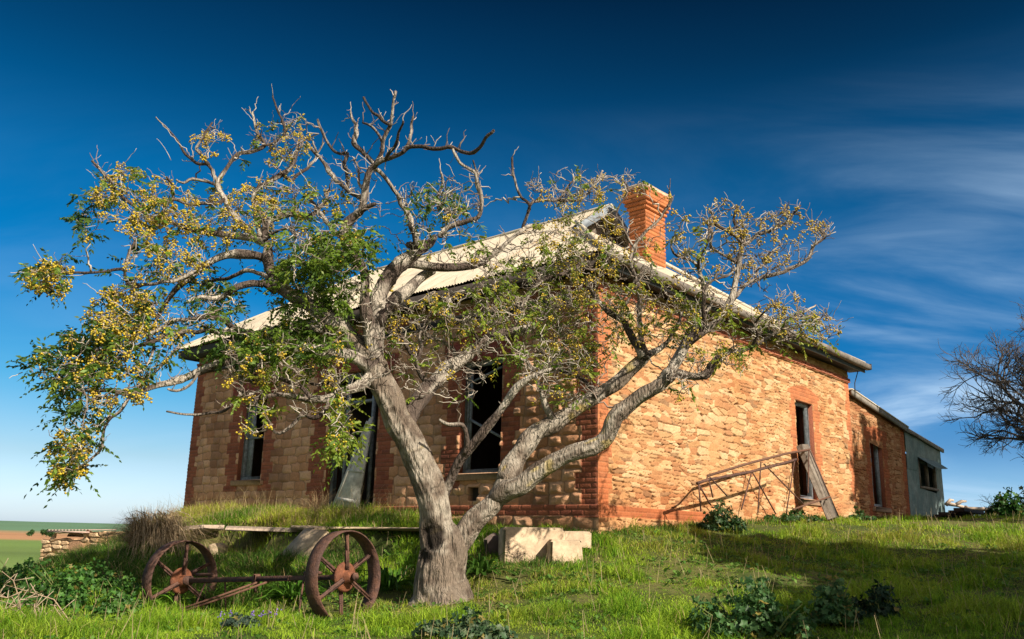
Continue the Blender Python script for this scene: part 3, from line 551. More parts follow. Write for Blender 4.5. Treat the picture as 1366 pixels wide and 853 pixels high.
# ------------------------------------------------------------------ the berry tree: limbs laid out as joints (photo x, y, half thickness in px) with their own distance
Y0 = 11.0
LIMBS = [
 ('T', 0, 0, [(592,812,43),(591,798,39),(589,775,36),(589,755,35),(592,735,35),(587,715,31),(580,695,26),(575,665,25.5),(567,635,26),(553,600,26),(538,570,25),(520,535,24),(507,508,23.5),(498,490,21)]),
 ('B', 0, .1, [(597,748,22),(607,730,26),(620,712,26),(634,695,25),(652,675,22),(667,656,20),(680,635,19)]),
 ('B1', .1, .7, [(676,642,18.5),(682,626,17),(692,607,16),(712,582,15),(750,556,13.5),(795,530,12),(832,504,11),(862,474,10)]),
 ('B2', .1, -.5, [(662,664,18),(676,656,17),(692,651,15),(724,624,13.5),(761,605,13),(802,590,13),(825,556,14),(847,534,13),(881,515,12),(895,499,11)]),
 ('A1', 0, .5, [(500,494,20),(482,472,18),(466,452,17),(450,436,16),(436,422,14),(415,408,11),(395,398,10),(378,385,10),(365,378,10)]),
 ('A1b', .5, .7, [(370,382,9),(360,362,9),(357,343,9.5),(358,328,8.5),(351,322,8)]),
 ('A1c', .7, .2, [(360,350,7),(341,340,8),(313,340,8),(292,345,7.5),(269,358,6.5),(252,373,5.5),(231,390,5),(214,415,4.5),(205,435,3.5),(195,455,3)]),
 ('A1c2', .3, -.2, [(280,350,5),(269,358,4),(252,366,4.5),(231,375,4),(210,377,3.5),(190,381,3),(168,379,3)]),
 ('A1d', .7, 1.2, [(353,325,7.5),(335,318,7),(324,316,7),(292,312,6.5),(260,307,6),(250,304,5),(225,296,4),(201,290,3.5),(180,276,3.5),(158,258,3.5),(142,237,3),(123,215,2.5)]),
 ('A1e', .7, 1.4, [(351,324,7),(335,312,6),(318,295,5.5),(306,278,5),(299,265,5),(291,246,4.5),(303,225,4),(318,206,4),(335,203,3.5),(353,194,3.5),(344,178,3),(340,165,2.5),(337,150,2)]),
 ('A1e2', 1.2, 1.5, [(353,194,3),(368,190,2.5),(380,178,2.5),(376,160,2),(368,143,2),(364,128,1.5)]),
 ('A1e3', 1.0, 1.4, [(291,246,3.5),(285,232,3.5),(278,220,3.5),(264,218,3),(248,206,2.5),(238,190,2),(224,172,1.6),(208,157,1.2)]),
 ('A1e4', 1.1, 1.5, [(278,220,3.5),(270,208,3),(262,197,3),(272,182,2.5),(278,172,2),(283,164,2)]),
 ('A1e5', 1.0, .7, [(288,247,3),(269,242,3),(256,240,3),(245,244,2.5),(235,240,2)]),
 ('A1e6', .9, .5, [(299,266,4),(290,272,3.5),(273,272,3.5),(250,272,3),(229,266,3),(222,274,2.5),(215,286,2)]),
 ('A1e7', .8, .5, [(232,267,2.5),(229,255,2.5),(229,246,2.5),(222,236,2)]),
 ('A1f', .7, 1.6, [(348,316,6),(342,290,5.5),(339,265,5.5),(344,253,5),(353,246,5),(377,232,5),(388,223,4),(393,213,4),(396,203,3),(398,190,2.5)]),
 ('A1g', .7, .9, [(353,320,6),(355,297,6),(367,292,6),(377,289,6),(393,287,5.5),(402,292,5),(418,286,4.5),(426,278,4),(434,268,3),(438,255,2)]),
 ('A1h', 1.2, 1.8, [(377,232,3.5),(386,240,3),(396,234,3),(412,222,3),(420,212,2),(432,190,1.8)]),
 ('A2', 0, -.3, [(499,495,14),(496,470,13),(493,445,11.5),(490,420,10.5),(486,400,9),(485,364,9),(474,347,9),(463,326,9),(462,302,8.5),(472,290,8),(480,282,7),(485,265,6),(487,248,6),(492,230,6),(502,219,5.5)]),
 ('A2stub', -.2, -.4, [(473,289,7),(482,281,6.5),(492,276,5.5),(501,272,3.5)]),
 ('A2a', -.3, -.6, [(500,222,5),(508,207,4.5),(512,188,4),(521,165,4),(524,148,3.2),(525,133,3),(528,122,3)]),
 ('A2b', -.5, -.2, [(521,168,3.2),(513,163,3),(505,154,3),(497,151,3),(490,140,2.5),(485,130,2.5)]),
 ('A2c', -.4, 0, [(510,200,3.2),(510,188,3),(500,173,2.8),(490,166,2.6),(484,164,2)]),
 ('A2d', -.3, .2, [(502,222,5),(493,212,5),(485,203,5),(473,192,5.5),(474,176,4.5),(476,168,3.5),(470,160,3),(468,150,2)]),
 ('A2e', -.3, -1.2, [(500,222,5),(512,214,5),(527,209,4.5),(541,200,4.5),(555,196,4.5),(580,198,4),(604,198,4),(618,203,4),(629,205,4),(638,199,3.5),(643,190,3.5),(650,181,3),(659,174,2.8)]),
 ('A2f', -.5, -1, [(515,213,3.5),(522,201,3.5),(529,190,3.5),(533,176,3),(538,162,2.5)]),
 ('A2f2', -.6, -.3, [(537,203,3),(544,193,3),(548,182,3),(549,168,2.5),(551,156,2)]),
 ('A2g', -.9, -.8, [(604,199,3),(609,208,3),(614,219,3),(622,223,3),(632,230,3.5),(637,243,4),(640,257,4),(643,275,4),(640,287,4.5),(630,294,4.5),(612,297,5),(596,306,5),(586,316,5.5)]),
 ('A2h', -.2, .4, [(484,268,4.5),(472,260,4.5),(460,251,5),(450,243,5),(442,234,5),(434,221,4),(425,209,3.5),(416,200,2.5)]),
 ('A2i', 0, .6, [(463,252,4),(464,238,3.5),(460,220,3.5),(464,206,3.5),(455,205,3),(446,202,3),(436,188,2.8),(428,172,2.5),(424,160,2)]),
 ('A2j', -.3, .2, [(492,224,4),(506,230,4.5),(520,245,4.5),(534,269,5),(548,293,5.5),(555,318,6),(562,331,6)]),
 ('A2k', -.2, .5, [(462,326,6),(452,314,5.5),(441,303,5),(432,290,4.5),(424,280,4),(414,268,3)]),
 ('A2m', -.2, .3, [(484,255,2.5),(478,240,2.5),(479,225,2.3),(472,212,2)]),
 ('A3', 0, .5, [(503,500,13),(502,470,13),(504,430,13),(507,392,12.5),(517,371,12.5),(537,350,12),(552,338,11),(563,328,10),(574,324,8),(580,316,6)]),
 ('A3stub', .4, .2, [(562,332,7),(553,329,8),(544,327,6)]),
 ('A3b', .3, 1.0, [(528,356,9),(545,351,9),(560,353,8.5),(590,357,8),(622,356,7),(643,351,5.5),(655,342,4.8),(670,330,4.5),(685,317,4.2),(699,305,4),(708,301,3.5),(716,300,3)]),
 ('A3c', .9, .9, [(697,306,3),(705,285,3),(705,272,3),(696,264,3),(690,252,2.8),(686,238,2.5),(684,226,2.5),(683,210,2)]),
 ('A3d', .9, 1.4, [(704,282,3),(709,272,2.8),(722,267,2.6),(744,267,2.6),(753,255,2.4),(760,246,2),(770,237,2)]),
 ('A3e', 1.2, 1.8, [(744,267,2.6),(764,268,2.5),(779,264,2.4),(788,252,2.2),(795,244,2),(804,228,1.8)]),
 ('A3f', .6, .2, [(608,298,3),(602,285,3),(588,277,3),(584,262,2.6),(590,246,2.4),(588,230,2)]),
 ('A3g', .6, .3, [(640,280,3),(640,262,2.6),(634,246,2.4),(636,230,2),(631,214,1.8)]),
 ('A5', 0, .7, [(505,428,11),(513,414,11),(530,399,10),(545,387,10),(560,372,9),(578,360,8)]),
 ('A4', .1, 1.7, [(541,566,13),(552,545,13),(560,530,13),(570,520,13),(582,510,12),(600,492,12),(616,480,11),(638,462,10),(655,450,10),(690,443,9),(707,438,7),(725,425,4.5),(740,412,4),(760,400,3.2),(778,396,2.5)]),
 ('A4b', 1.3, 2.2, [(693,443,5),(697,416,4.5),(706,390,4.5),(718,379,4.5),(732,371,4.5),(753,365,3.5),(775,352,2.8)]),
 ('A4c', 1.0, .5, [(640,462,4),(632,445,4),(618,430,3.5),(605,425,3),(594,412,2.5),(598,395,2)]),
 ('A4d', .5, .2, [(572,520,5),(562,500,5),(556,482,4.5),(545,465,4),(535,450,3.5),(524,446,3)]),
 ('A4e', .5, .6, [(556,482,4),(562,466,3.5),(560,450,3.2),(566,436,3),(572,420,2.5),(580,408,2)]),
 ('A4f', .8, 1.2, [(600,492,4),(606,470,3.5),(590,455,3),(574,452,3),(558,440,2.5)]),
 ('A5x', .1, -.3, [(590,662,10),(599,646,9),(607,628,9),(617,610,9),(638,584,8.5),(660,558,8),(686,523,7),(697,512,6.5),(712,502,5.5),(735,492,3.5)]),
 ('A5b', -.1, -.4, [(620,606,6),(622,588,5.5),(620,576,5),(614,568,5),(604,568,4),(594,565,3.5),(586,560,2.5)]),
 ('B1a', .4, .1, [(737,566,7),(736,556,6.5),(728,540,6),(722,522,4.5),(714,503,4),(706,486,3.5),(693,478,2.5)]),
 ('B1k', .4, .9, [(795,530,4),(788,518,3.5),(778,508,3.5),(765,500,3),(748,494,3),(735,484,2.5),(722,470,2)]),
 ('B1b', .6, .9, [(858,477,8),(853,466,7.5),(845,455,7),(838,440,6.5),(832,429,6),(820,421,5.5),(808,413,5),(796,399,5),(788,386,4),(784,372,3)]),
 ('B1c', .7, .4, [(829,428,4),(832,412,3.8),(838,400,3.5),(842,386,3),(847,372,2.5),(843,360,2)]),
 ('B1d', .6, .5, [(862,474,7),(857,462,6.5),(854,445,6),(852,420,5.5),(854,397,4.5),(851,378,4)]),
 ('B1e', .6, 1.2, [(858,476,8),(868,472,6.5),(880,466,5),(890,457,4),(897,445,3.5),(906,432,3),(909,415,2.5)]),
 ('B1g', .5, .8, [(853,392,3.2),(848,370,3),(842,350,3),(846,330,3),(859,312,3.2),(871,300,3.2),(884,286,3.2),(895,268,3),(893,256,2.5)]),
 ('B1h', .7, 1.0, [(846,332,2.4),(836,314,2.4),(828,296,2.2),(822,287,2),(830,268,2),(838,252,1.8),(830,240,1.5)]),
 ('B2a', -.5, -.2, [(888,508,10),(897,494,9),(908,477,8),(918,457,7.5),(934,444,7.2),(948,436,7),(961,427,7),(969,412,6.5),(976,398,6),(981,375,5.5),(985,355,5.2),(989,332,5),(992,320,4.5)]),
 ('B2a1', -.2, .2, [(990,327,4.5),(1000,322,4),(1012,314,4),(1024,308,4),(1036,305,3.5),(1045,299,3),(1054,293,2.8),(1060,283,2),(1068,274,1.6)]),
 ('B2a2', -.2, -.6, [(990,330,4),(986,320,3.2),(978,314,3.2),(968,307,3),(955,301,3),(951,290,2.5),(948,281,2)]),
 ('B2a3', -.2, .1, [(990,322,3.5),(986,308,3),(979,296,3),(981,284,2.8),(983,274,2.2)]),
 ('B2a4', -.2, -.7, [(984,351,3.5),(973,344,3),(960,338,3),(948,328,3),(950,315,2.5),(945,300,2.2),(937,290,1.8)]),
 ('B2a5', -.3, -.8, [(981,358,3),(970,368,2.8),(955,372,2.8),(944,380,2.6),(937,388,2.4)]),
 ('B2b', -.3, .6, [(972,408,5),(981,396,4.5),(990,384,4),(1007,373,4),(1022,369,4),(1036,366,3.8),(1050,361,3.6),(1063,354,3.6),(1074,348,3.5),(1080,341,3.2),(1086,328,3.2),(1094,321,3),(1100,317,2.6),(1095,308,2.2),(1088,300,1.6)]),
 ('B2b2', .1, .3, [(1007,373,2.5),(1012,358,2.2),(1024,350,2),(1030,336,1.8),(1042,326,1.5)]),
 ('B2e', -.4, -.9, [(934,445,5),(938,428,4.5),(938,412,4),(939,392,4),(936,375,3.8),(932,358,3.5),(925,349,3),(910,344,2.8),(900,339,2.5),(895,328,2)]),
 ('B2e2', -.7, -1.2, [(932,358,3),(934,342,2.6),(942,328,2.4),(946,312,2.2)]),
 ('B2d', -.5, .3, [(892,502,8),(898,486,7.5),(908,466,7),(917,448,6),(928,434,5),(940,420,4.5),(948,408,3.5),(952,392,2.5)]),
 ('B2s', -.5, .3, [(893,500,8),(903,498,8),(914,501,7.5),(930,503,7.5),(943,499,7.5),(951,487,7),(962,475,6),(975,470,5),(988,469,4.8),(1003,463,4.2),(1021,453,3.8),(1040,443,3.2),(1060,437,2.6),(1076,432,2.2),(1092,428,1.8)]),
 ('B2s2', .1, .5, [(1021,453,2.8),(1036,456,2.4),(1052,452,2.2),(1070,448,2)]),
 ('B2s3', 0, -.4, [(1003,463,2.8),(1010,448,2.6),(1008,432,2.4),(1018,418,2),(1030,408,1.6)]),
 ('B2s4', 0, .5, [(1040,444,2.4),(1056,424,2.2),(1074,416,2),(1088,407,1.6)]),
 ('C', 0, -.9, [(500,502,13),(488,510,11),(474,518,10),(460,523,9),(437,532,8),(414,532,7),(394,529,5.5),(380,528,5),(368,527,4.5),(350,531,4),(338,532,4),(326,524,3.5),(315,518,3)]),
 ('C2', -.5, -.8, [(440,531,5),(434,545,4.5),(424,556,4.5),(412,556,4.2),(404,550,4),(397,560,4),(385,571,4),(372,578,3.5),(364,575,3),(362,568,2.2)]),
 ('C3', -.7, -.3, [(414,532,4),(398,515,3.5),(380,508,3),(362,500,3),(345,503,2.6),(330,497,2)]),
 ('C4', -.4, 0, [(455,524,4),(440,512,3.5),(425,515,3.2),(410,508,3),(396,497,2.6)]),
 ('D', 0, -1.0, [(499,498,13),(486,484,12),(465,474,10.5),(435,468,9.5),(395,466,9),(350,470,8.5),(320,475,8.2),(300,482,8.2),(283,490,8),(266,496,8),(250,503,7.5),(232,509,7),(213,513,6.2),(192,520,5.6),(174,525,5),(158,524,4),(144,521,3.5),(126,522,3),(108,521,2.4)]),
 ('D2', -.9, -1.1, [(176,524,3.6),(169,537,3.5),(158,551,3.2),(146,560,3.2),(139,572,3),(137,588,3),(134,600,2.8),(124,610,2.6),(115,618,2.4),(107,622,2)]),
 ('D3', -.9, -1.3, [(158,524,3),(150,540,2.6),(145,556,2.4),(132,566,2.2),(120,578,2),(108,592,1.8)]),
 ('D4', -.6, -.2, [(300,482,4.5),(312,497,4.5),(328,505,4),(340,512,3.5),(334,500,2)]),
 ('D5', -.7, -1, [(266,497,3.5),(252,515,3),(236,522,2.8),(224,519,2.4)]),
 ('D6', -.5, -.9, [(310,480,3.5),(322,520,3),(300,548,3),(280,550,2.6),(262,553,2.6),(240,553,2.2),(222,549,1.6)]),
 ('E1', .5, -.1, [(368,388,7.5),(353,379,7),(343,379,6.5),(334,379,6.5),(313,385,6),(300,394,5),(285,398,4.5),(265,396,4),(250,404,3)]),
 ('E2', .5, .9, [(358,372,5),(340,362,4.5),(322,362,4),(305,372,3.5),(288,374,3),(270,380,2.6)]),
 ('E3', .2, -.5, [(432,440,8),(400,436,7.5),(370,440,7),(345,446,6.5),(325,443,6),(308,435,5.5),(298,426,5),(285,424,5),(270,424,4.5),(250,427,4.5),(231,428,4.2),(215,438,3.6),(196,447,3)]),
 ('E4', -.2, -.8, [(312,440,5),(298,443,5),(280,441,5),(260,442,5),(242,444,4.8),(228,446,4.5),(216,449,4.5),(206,456,4.2),(198,459,4.2),(185,463,3.8),(172,470,3.2),(155,480,2.8),(138,488,2.4),(115,492,2)]),
 ('E5', 0, -.5, [(190,381,3),(178,383,3),(167,374,3.4),(165,360,3.4),(155,359,3.4),(142,362,3.2),(130,364,3.2),(114,365,3),(98,364,2.6),(80,367,2.2),(62,371,1.8)]),
 ('E6', 0, .3, [(166,358,3),(171,345,3),(174,335,2.6),(180,322,2.2),(190,312,2)]),
 ('E7', -.3, -.9, [(205,456,3),(202,475,2.8),(196,488,2.5),(182,498,2.2),(170,496,1.8)]),
 ('E8', -.3, -.7, [(245,445,3),(238,462,2.8),(226,478,2.6),(214,490,2.4),(205,500,2)]),
 ('TS', 0, -.3, [(352,322,3),(368,310,2.5),(384,305,2),(396,312,1.6)]),
]
nodes = []                                                 # (xyz, px, py, r_m) pool the twigs grow from
tb = MB(); wb = MB()                                       # trunk and limbs ; twigs
def resample(P, step):
    d = np.concatenate([[0], np.cumsum(np.linalg.norm(np.diff(P[:, :3], axis=0), axis=1))]); n = max(3, int(d[-1]/step)+1); t = np.linspace(0, d[-1], n)
    k = np.searchsorted(d, t, 'right')-1; k = np.clip(k, 0, len(P)-2); s = ((t-d[k])/(d[k+1]-d[k]))[:, None]
    a = P[np.clip(k-1, 0, None)]; b_ = P[k]; c = P[k+1]; e = P[np.clip(k+2, None, len(P)-1)]
    return .5*((2*b_)+(c-a)*s+(2*a-5*b_+4*c-e)*s*s+(3*b_-a-3*c+e)*s**3)
def bark_col(P, r, k, seed):
    n = len(P); t = np.arange(n)*.12+seed; g = fbm(np.repeat(t, k), np.tile(np.arange(k)*5./k, n)+seed*3.1, 7, 4); g2 = fbm(np.repeat(t*3, k), np.tile(np.arange(k)*9./k, n)+seed, 9, 3)
    c = mix(np.array([.185, .145, .112]), np.array([.35, .305, .25]), sstep(.35, .65, g)[:, None]); c = mix(c, np.array([.085, .06, .045]), (sstep(.52, .72, g2)*.7)[:, None])
    ly = sstep(.70, .76, fbm(np.repeat(t*2.2, k), np.tile(np.arange(k)*4./k, n)+seed+40, 13, 3)); return mix(c, np.array([.40, .30, .08]), (ly*.6)[:, None])
for q, (nm, d0, d1, pts) in enumerate(LIMBS):
    n = len(pts); P = []
    for i, (x, y, r) in enumerate(pts):
        Y = Y0+mix(d0, d1, (i/(n-1))**.9)
        w = at(x, y, Y); P.append([*w, r/f*((w-EYE)@F)])
    P = np.array(P)
    if nm == 'T': P[0, 2] -= .25; P[0, 3] *= 1.15
    rm = P[:, 3].max(); S = resample(P, .028 if rm > .2 else (.045 if rm > .06 else .05)); S[:, 3] = np.maximum(S[:, 3], .006)
    S[:, 3] *= mix(.66, .80, sstep(.03, .14, S[:, 3]))*(1.06 if nm == 'T' else (.92 if nm == 'B' else 1))*(mix(.86, 1.02, sstep(20, 60, np.arange(len(S))[::-1]*1.)) if nm == 'T' else 1)
    ar = np.arange(len(S))*(.028 if rm > .2 else .05); jt = np.stack([noise(ar*(9 if rm < .06 else 3.5)+q*3+ax_*17, ar*0+q, 40+ax_)-.5 for ax_ in range(3)], 1); S[1:-1, :3] += jt[1:-1]*2*np.minimum(S[1:-1, 3:4]*(.55 if rm < .06 else .22), .025)
    if nm == 'T': S[:, 3] *= mix(1., .84, sstep(at(590, 725, Y0)[2], at(580, 680, Y0)[2], S[:, 2]))
    if nm == 'B': S[:, 3] *= .82
    # knots and swellings
    arc = np.arange(len(S))*(.25 if rm > .2 else 1.); S[:, 3] *= 1+(.06 if rm > .2 else .13)*(noise(arc*.22+q*5, arc*0.+q, 3)-.5)*2+(.08 if rm > .2 else .18)*np.clip(noise(arc*.5+q*7, arc*0.+q, 6)-.78, 0, 1)*4
    k = 72 if rm > .3 else (36 if rm > .15 else (14 if rm > .06 else 7))
    mb = tb if rm > .028 else wb
    rough = .20 if rm > .3 else (.17 if rm > .1 else .12)
    mb.tube(S[:, :3], S[:, 3], k, None, True, rough, q, .25)
    g_ = rng.random((len(S)*k, 1)); c = bark_col(S, S[:, 3], k, q*1.7); 
    if rm < .16: c = mix(np.array([.42, .37, .31]), np.array([.10, .075, .062]), sstep(.34, .54, fbm(np.repeat(np.arange(len(S))*.13+q*9, k), np.tile(np.abs(np.arange(k)-k/2)*3./k, len(S))+q*2.3, 17, 3))[:, None])*(.75+.5*g_)  # pale and dark bark mottling imitates lit and shaded patches on the limbs
    if rm < .05: c = c*np.array([.72, .70, .70])
    mb.C[-1] = np.concatenate([c, c[:1], c[-1:]])
    if nm == 'T':                                          # rotted hollow at the fork and a knot lower down, roots flaring
        VV_ = tb.V[-1]; px_, py_ = np.array([proj(w) for w in VV_]).T
        for (hx_, hy_, rx_, ry_, dp_) in ((577, 716, 15, 20, .07), (568, 742, 9, 9, .04), (583, 760, 5, 4, -.03)):
            m_ = np.clip(1.3-((px_-hx_)/rx_)**2-((py_-hy_)/ry_)**2+.9*(fbm(px_*.14, py_*.14, 5)-.5), 0, 1)*(VV_[:, 1] < Y0+.05); VV_[:, 1] += dp_*m_; 
            if dp_ > 0: tb.C[-1] = mix(tb.C[-1], np.array([.02, .015, .012]), (np.clip(m_*1.6, 0, 1)*.95)[:, None])
        ctr_ = at(592, 800, Y0); a_ = np.arctan2(VV_[:, 1]-ctr_[1], VV_[:, 0]-ctr_[0]); fl_ = np.clip((ctr_[2]+.32-VV_[:, 2])/.45, 0, 1)**2*(.03+.06*np.abs(np.cos(a_*2.5+.6))); VV_[:, 0] += np.cos(a_)*fl_; VV_[:, 1] += np.sin(a_)*fl_
    pr = [proj(w[:3]) for w in S]
    for s_, (px, py) in zip(S, pr):
        if s_[3] < .14: nodes.append((s_[0], s_[1], s_[2], px, py, s_[3]))
nodes = np.array(nodes)
# regions of the crown: x, y, rx, ry, twigs, leaf, berries, leaf tone (0 dark .. 1 yellow)
REG = [(68,368,34,22,34,.45,1,.3),(165,420,50,38,66,.45,1,.35),(240,300,72,45,62,.45,.8,.5),(185,265,62,42,58,.45,.8,.5),(122,285,22,40,14,1,.05,.1),(88,490,52,32,36,.9,.3,.25),(150,500,50,40,36,.65,.6,.3),
 (108,545,32,38,20,.85,.25,.25),(98,600,30,30,26,.6,.75,.25),(85,632,20,14,12,.6,.9,.3),(185,455,62,48,34,.65,.35,.25),(235,425,50,45,34,.6,.2,.1),(375,185,42,42,34,.12,.7,.5),(282,185,24,28,14,.05,.55,.5),(395,272,68,26,40,.25,.75,.6),
 (325,275,48,34,36,.35,.6,.6),(285,402,42,26,26,.9,.08,.2),(415,385,62,52,84,.9,.05,.5),(455,330,48,38,44,.95,.2,.45),(390,330,35,35,24,.6,.2,.45),(360,462,70,26,48,.95,.2,.3),(405,452,60,26,40,.9,.2,.4),(380,490,90,26,40,.3,.5,.8),(430,520,70,35,30,.2,.15,.8),
 (340,548,26,30,14,.4,.5,.75),(455,572,18,44,18,1,.5,.7),(520,500,30,40,10,.1,.05,.6),(578,275,38,30,32,.8,.1,.4),(620,265,36,40,18,.15,.05,.5),(560,425,60,36,40,.35,.25,.8),(640,410,60,30,50,.45,.2,.75),(690,395,62,44,70,.5,.15,.7),(620,470,60,30,24,.3,.1,.7),
 (700,440,60,40,44,.6,.1,.65),(770,440,60,56,80,.4,.3,.85),(760,500,50,36,30,.4,.15,.8),(740,335,46,36,44,.4,.25,.75),(775,365,66,46,50,.4,.35,.8),(590,330,60,30,24,.1,.1,.7),(600,500,50,40,24,.1,.05,.7),(740,500,50,40,24,.15,.1,.7),(520,440,40,60,24,.2,.1,.6),(780,300,50,40,34,.3,.35,.7),(665,345,40,26,24,.3,.15,.7),(755,250,58,24,26,.1,.4,.6),(830,250,46,22,16,.15,.45,.7),(855,410,56,46,54,.5,.3,.8),
 (845,340,40,30,20,.3,.3,.7),(950,440,56,44,44,.4,.25,.8),(910,400,40,40,26,.3,.3,.8),(955,300,50,34,28,.05,.65,.9),(1045,295,44,26,24,.02,.7,.9),(920,330,30,30,14,.05,.4,.9),(1035,340,40,26,20,.02,.6,.9),(1095,305,22,16,8,.05,.7,.9),(990,360,40,30,16,.02,.4,.9),
 (1090,432,34,24,26,.35,.5,.85),(1040,442,46,28,40,.4,.3,.8),(1040,405,36,20,16,.1,.4,.85),(900,505,36,30,14,.2,.15,.7),(960,490,40,24,12,.1,.05,.7),(500,190,50,40,0,0,0,0),(520,270,50,40,12,0,0,0),(470,235,40,30,10,0,.05,0),(330,500,40,24,18,.3,.3,.7),(240,355,40,28,30,.4,.35,.3),(130,455,40,30,34,.9,.4,.15),(210,350,50,25,20,.5,.4,.3)]
tips = []
pool = list(map(tuple, nodes)); PN = np.array(pool)
att = []
for (ex, ey, rx, ry, n, lf, br, tn_) in REG:
    for _ in range(int(n*(1.3 if ex < 330 else (2.5 if 490 < ex < 840 else 1.9)))):
        th = rng.random()*2*PI; rr = rng.random()**.55
        px = ex+rx*rr*math.cos(th); py = ey+ry*rr*math.sin(th)
        near = np.argsort((PN[:, 3]-px)**2+(PN[:, 4]-py)**2)[:4]; k0 = near[rng.integers(0, 4)]
        Y = PN[k0, 1]+rng.normal(0, .40); lf_ = lf*(.72 if ex < 330 else (.75 if ex < 500 else .40)); att.append((px, py, Y, lf_, br*(1.05 if ex < 330 else .55), tn_, (PN[k0, 3]-px)**2+(PN[k0, 4]-py)**2))
att.sort(key=lambda a_: a_[6])
PNx = np.zeros((len(PN)+len(att)*8+3000, 6)); PNx[:len(PN)] = PN; npn = len(PN)
def twig(A, Bp, r0, r1, kink=.17, k=4):
    L_ = np.linalg.norm(Bp-A); m = max(3, int(L_/.06)+2); t = np.linspace(0, 1, m)[:, None]
    P = A*(1-t)+Bp*t+np.array([0, 0, 1.])*(.10*L_*np.sin(PI*t))*rng.uniform(-.6, 1.)
    P[1:-1] += rng.normal(0, kink*L_/m**.5, (m-2, 3)); R = np.linspace(r0, r1, m)
    g = rng.uniform(.55, 1.15); cc = np.array([.23, .18, .145])*g if rng.random() < .5 else np.array([.44, .39, .33])*g
    wb.tube(P, R, k, cc, True); return P, R
for (px, py, Y, lf, br, tn_, _) in att:
    T_ = at(px, py, Y); d = np.linalg.norm(PNx[:npn, :3]-T_, axis=1)+np.maximum(0, PNx[:npn, 2]-T_[2])*.5; k0 = int(np.argmin(d)); L_ = np.linalg.norm(PNx[k0, :3]-T_)
    if L_ < .02: continue
    if L_ > 1.1: T_ = PNx[k0, :3]+(T_-PNx[k0, :3])*(1.1/L_); L_ = 1.1
    P, R = twig(PNx[k0, :3], T_, min(.018, max(.007, PNx[k0, 5]*.85), .008+.014*L_), .0050)
    for p_, r_ in zip(P[1:], R[1:]): a_, b2 = proj(p_); PNx[npn] = (*p_, a_, b2, r_); npn += 1
    tips.append((T_, P[-1]-P[-2], lf, br, tn_))
    if rng.random() < .8:                                   # spurs
        for _ in range(rng.integers(1, 4)):
            s_ = P[rng.integers(0, len(P))]; e_ = s_+rng.normal(0, 1, 3)*np.array([.09, .09, .07])+np.array([0, 0, .05]); twig(s_, e_, .005, .0032, .1, 3)
            if rng.random() < .5: tips.append((e_, e_-s_, lf*.6, br*.4, tn_))
# bare spurs on the limbs and long pale dead shoots
for _ in range(700):
    i = rng.integers(0, len(nodes)); nd = nodes[i]
    if nd[5] > .05: continue
    s_ = nd[:3]; e_ = s_+rng.normal(0, 1, 3)*np.array([.10, .08, .09])+np.array([0, 0, .10]); P, R = twig(s_, e_, max(.0045, min(.008, nd[5]*.6)), .0035, .12, 4)
    if rng.random() < .5: e2 = P[1]+rng.normal(0, 1, 3)*.08+np.array([0, 0, .04]); twig(P[1], e2, .004, .003, .1, 3)
for (x0, y0, x1, y1, Yo) in ((250,204,208,156,.9),(268,214,300,178,1.0),(228,214,209,185,.7),(162,222,182,198,.5),(430,264,395,222,.4),(120,365,62,372,-.3),(58,352,44,326,-.5),(40,362,14,364,-.5),(175,420,110,378,-.4),(330,236,384,250,1.0),(128,239,115,226,.9),(30,497,12,505,-1),(545,330,570,300,.2),(548,268,538,300,.1),(364,128,362,112,1.2)):
    A = at(x0, y0, Y0+Yo); Bq = at(x1, y1, Y0+Yo-.15); P, R = twig(A, Bq, .006, .003, .05, 4); wb.C[-1][:] = np.array([.42, .38, .33])
tree = thing('berry_tree', 'gnarled forked tree with pale bark and yellow berries in front of the house', 'tree', P_ := at(592, 806, Y0))
trunk = tb.build('trunk', M_bark, tree, True); wb.build('twigs', M_twig, tree)
prop(bpy.data.objects['twigs'], kind='stuff')
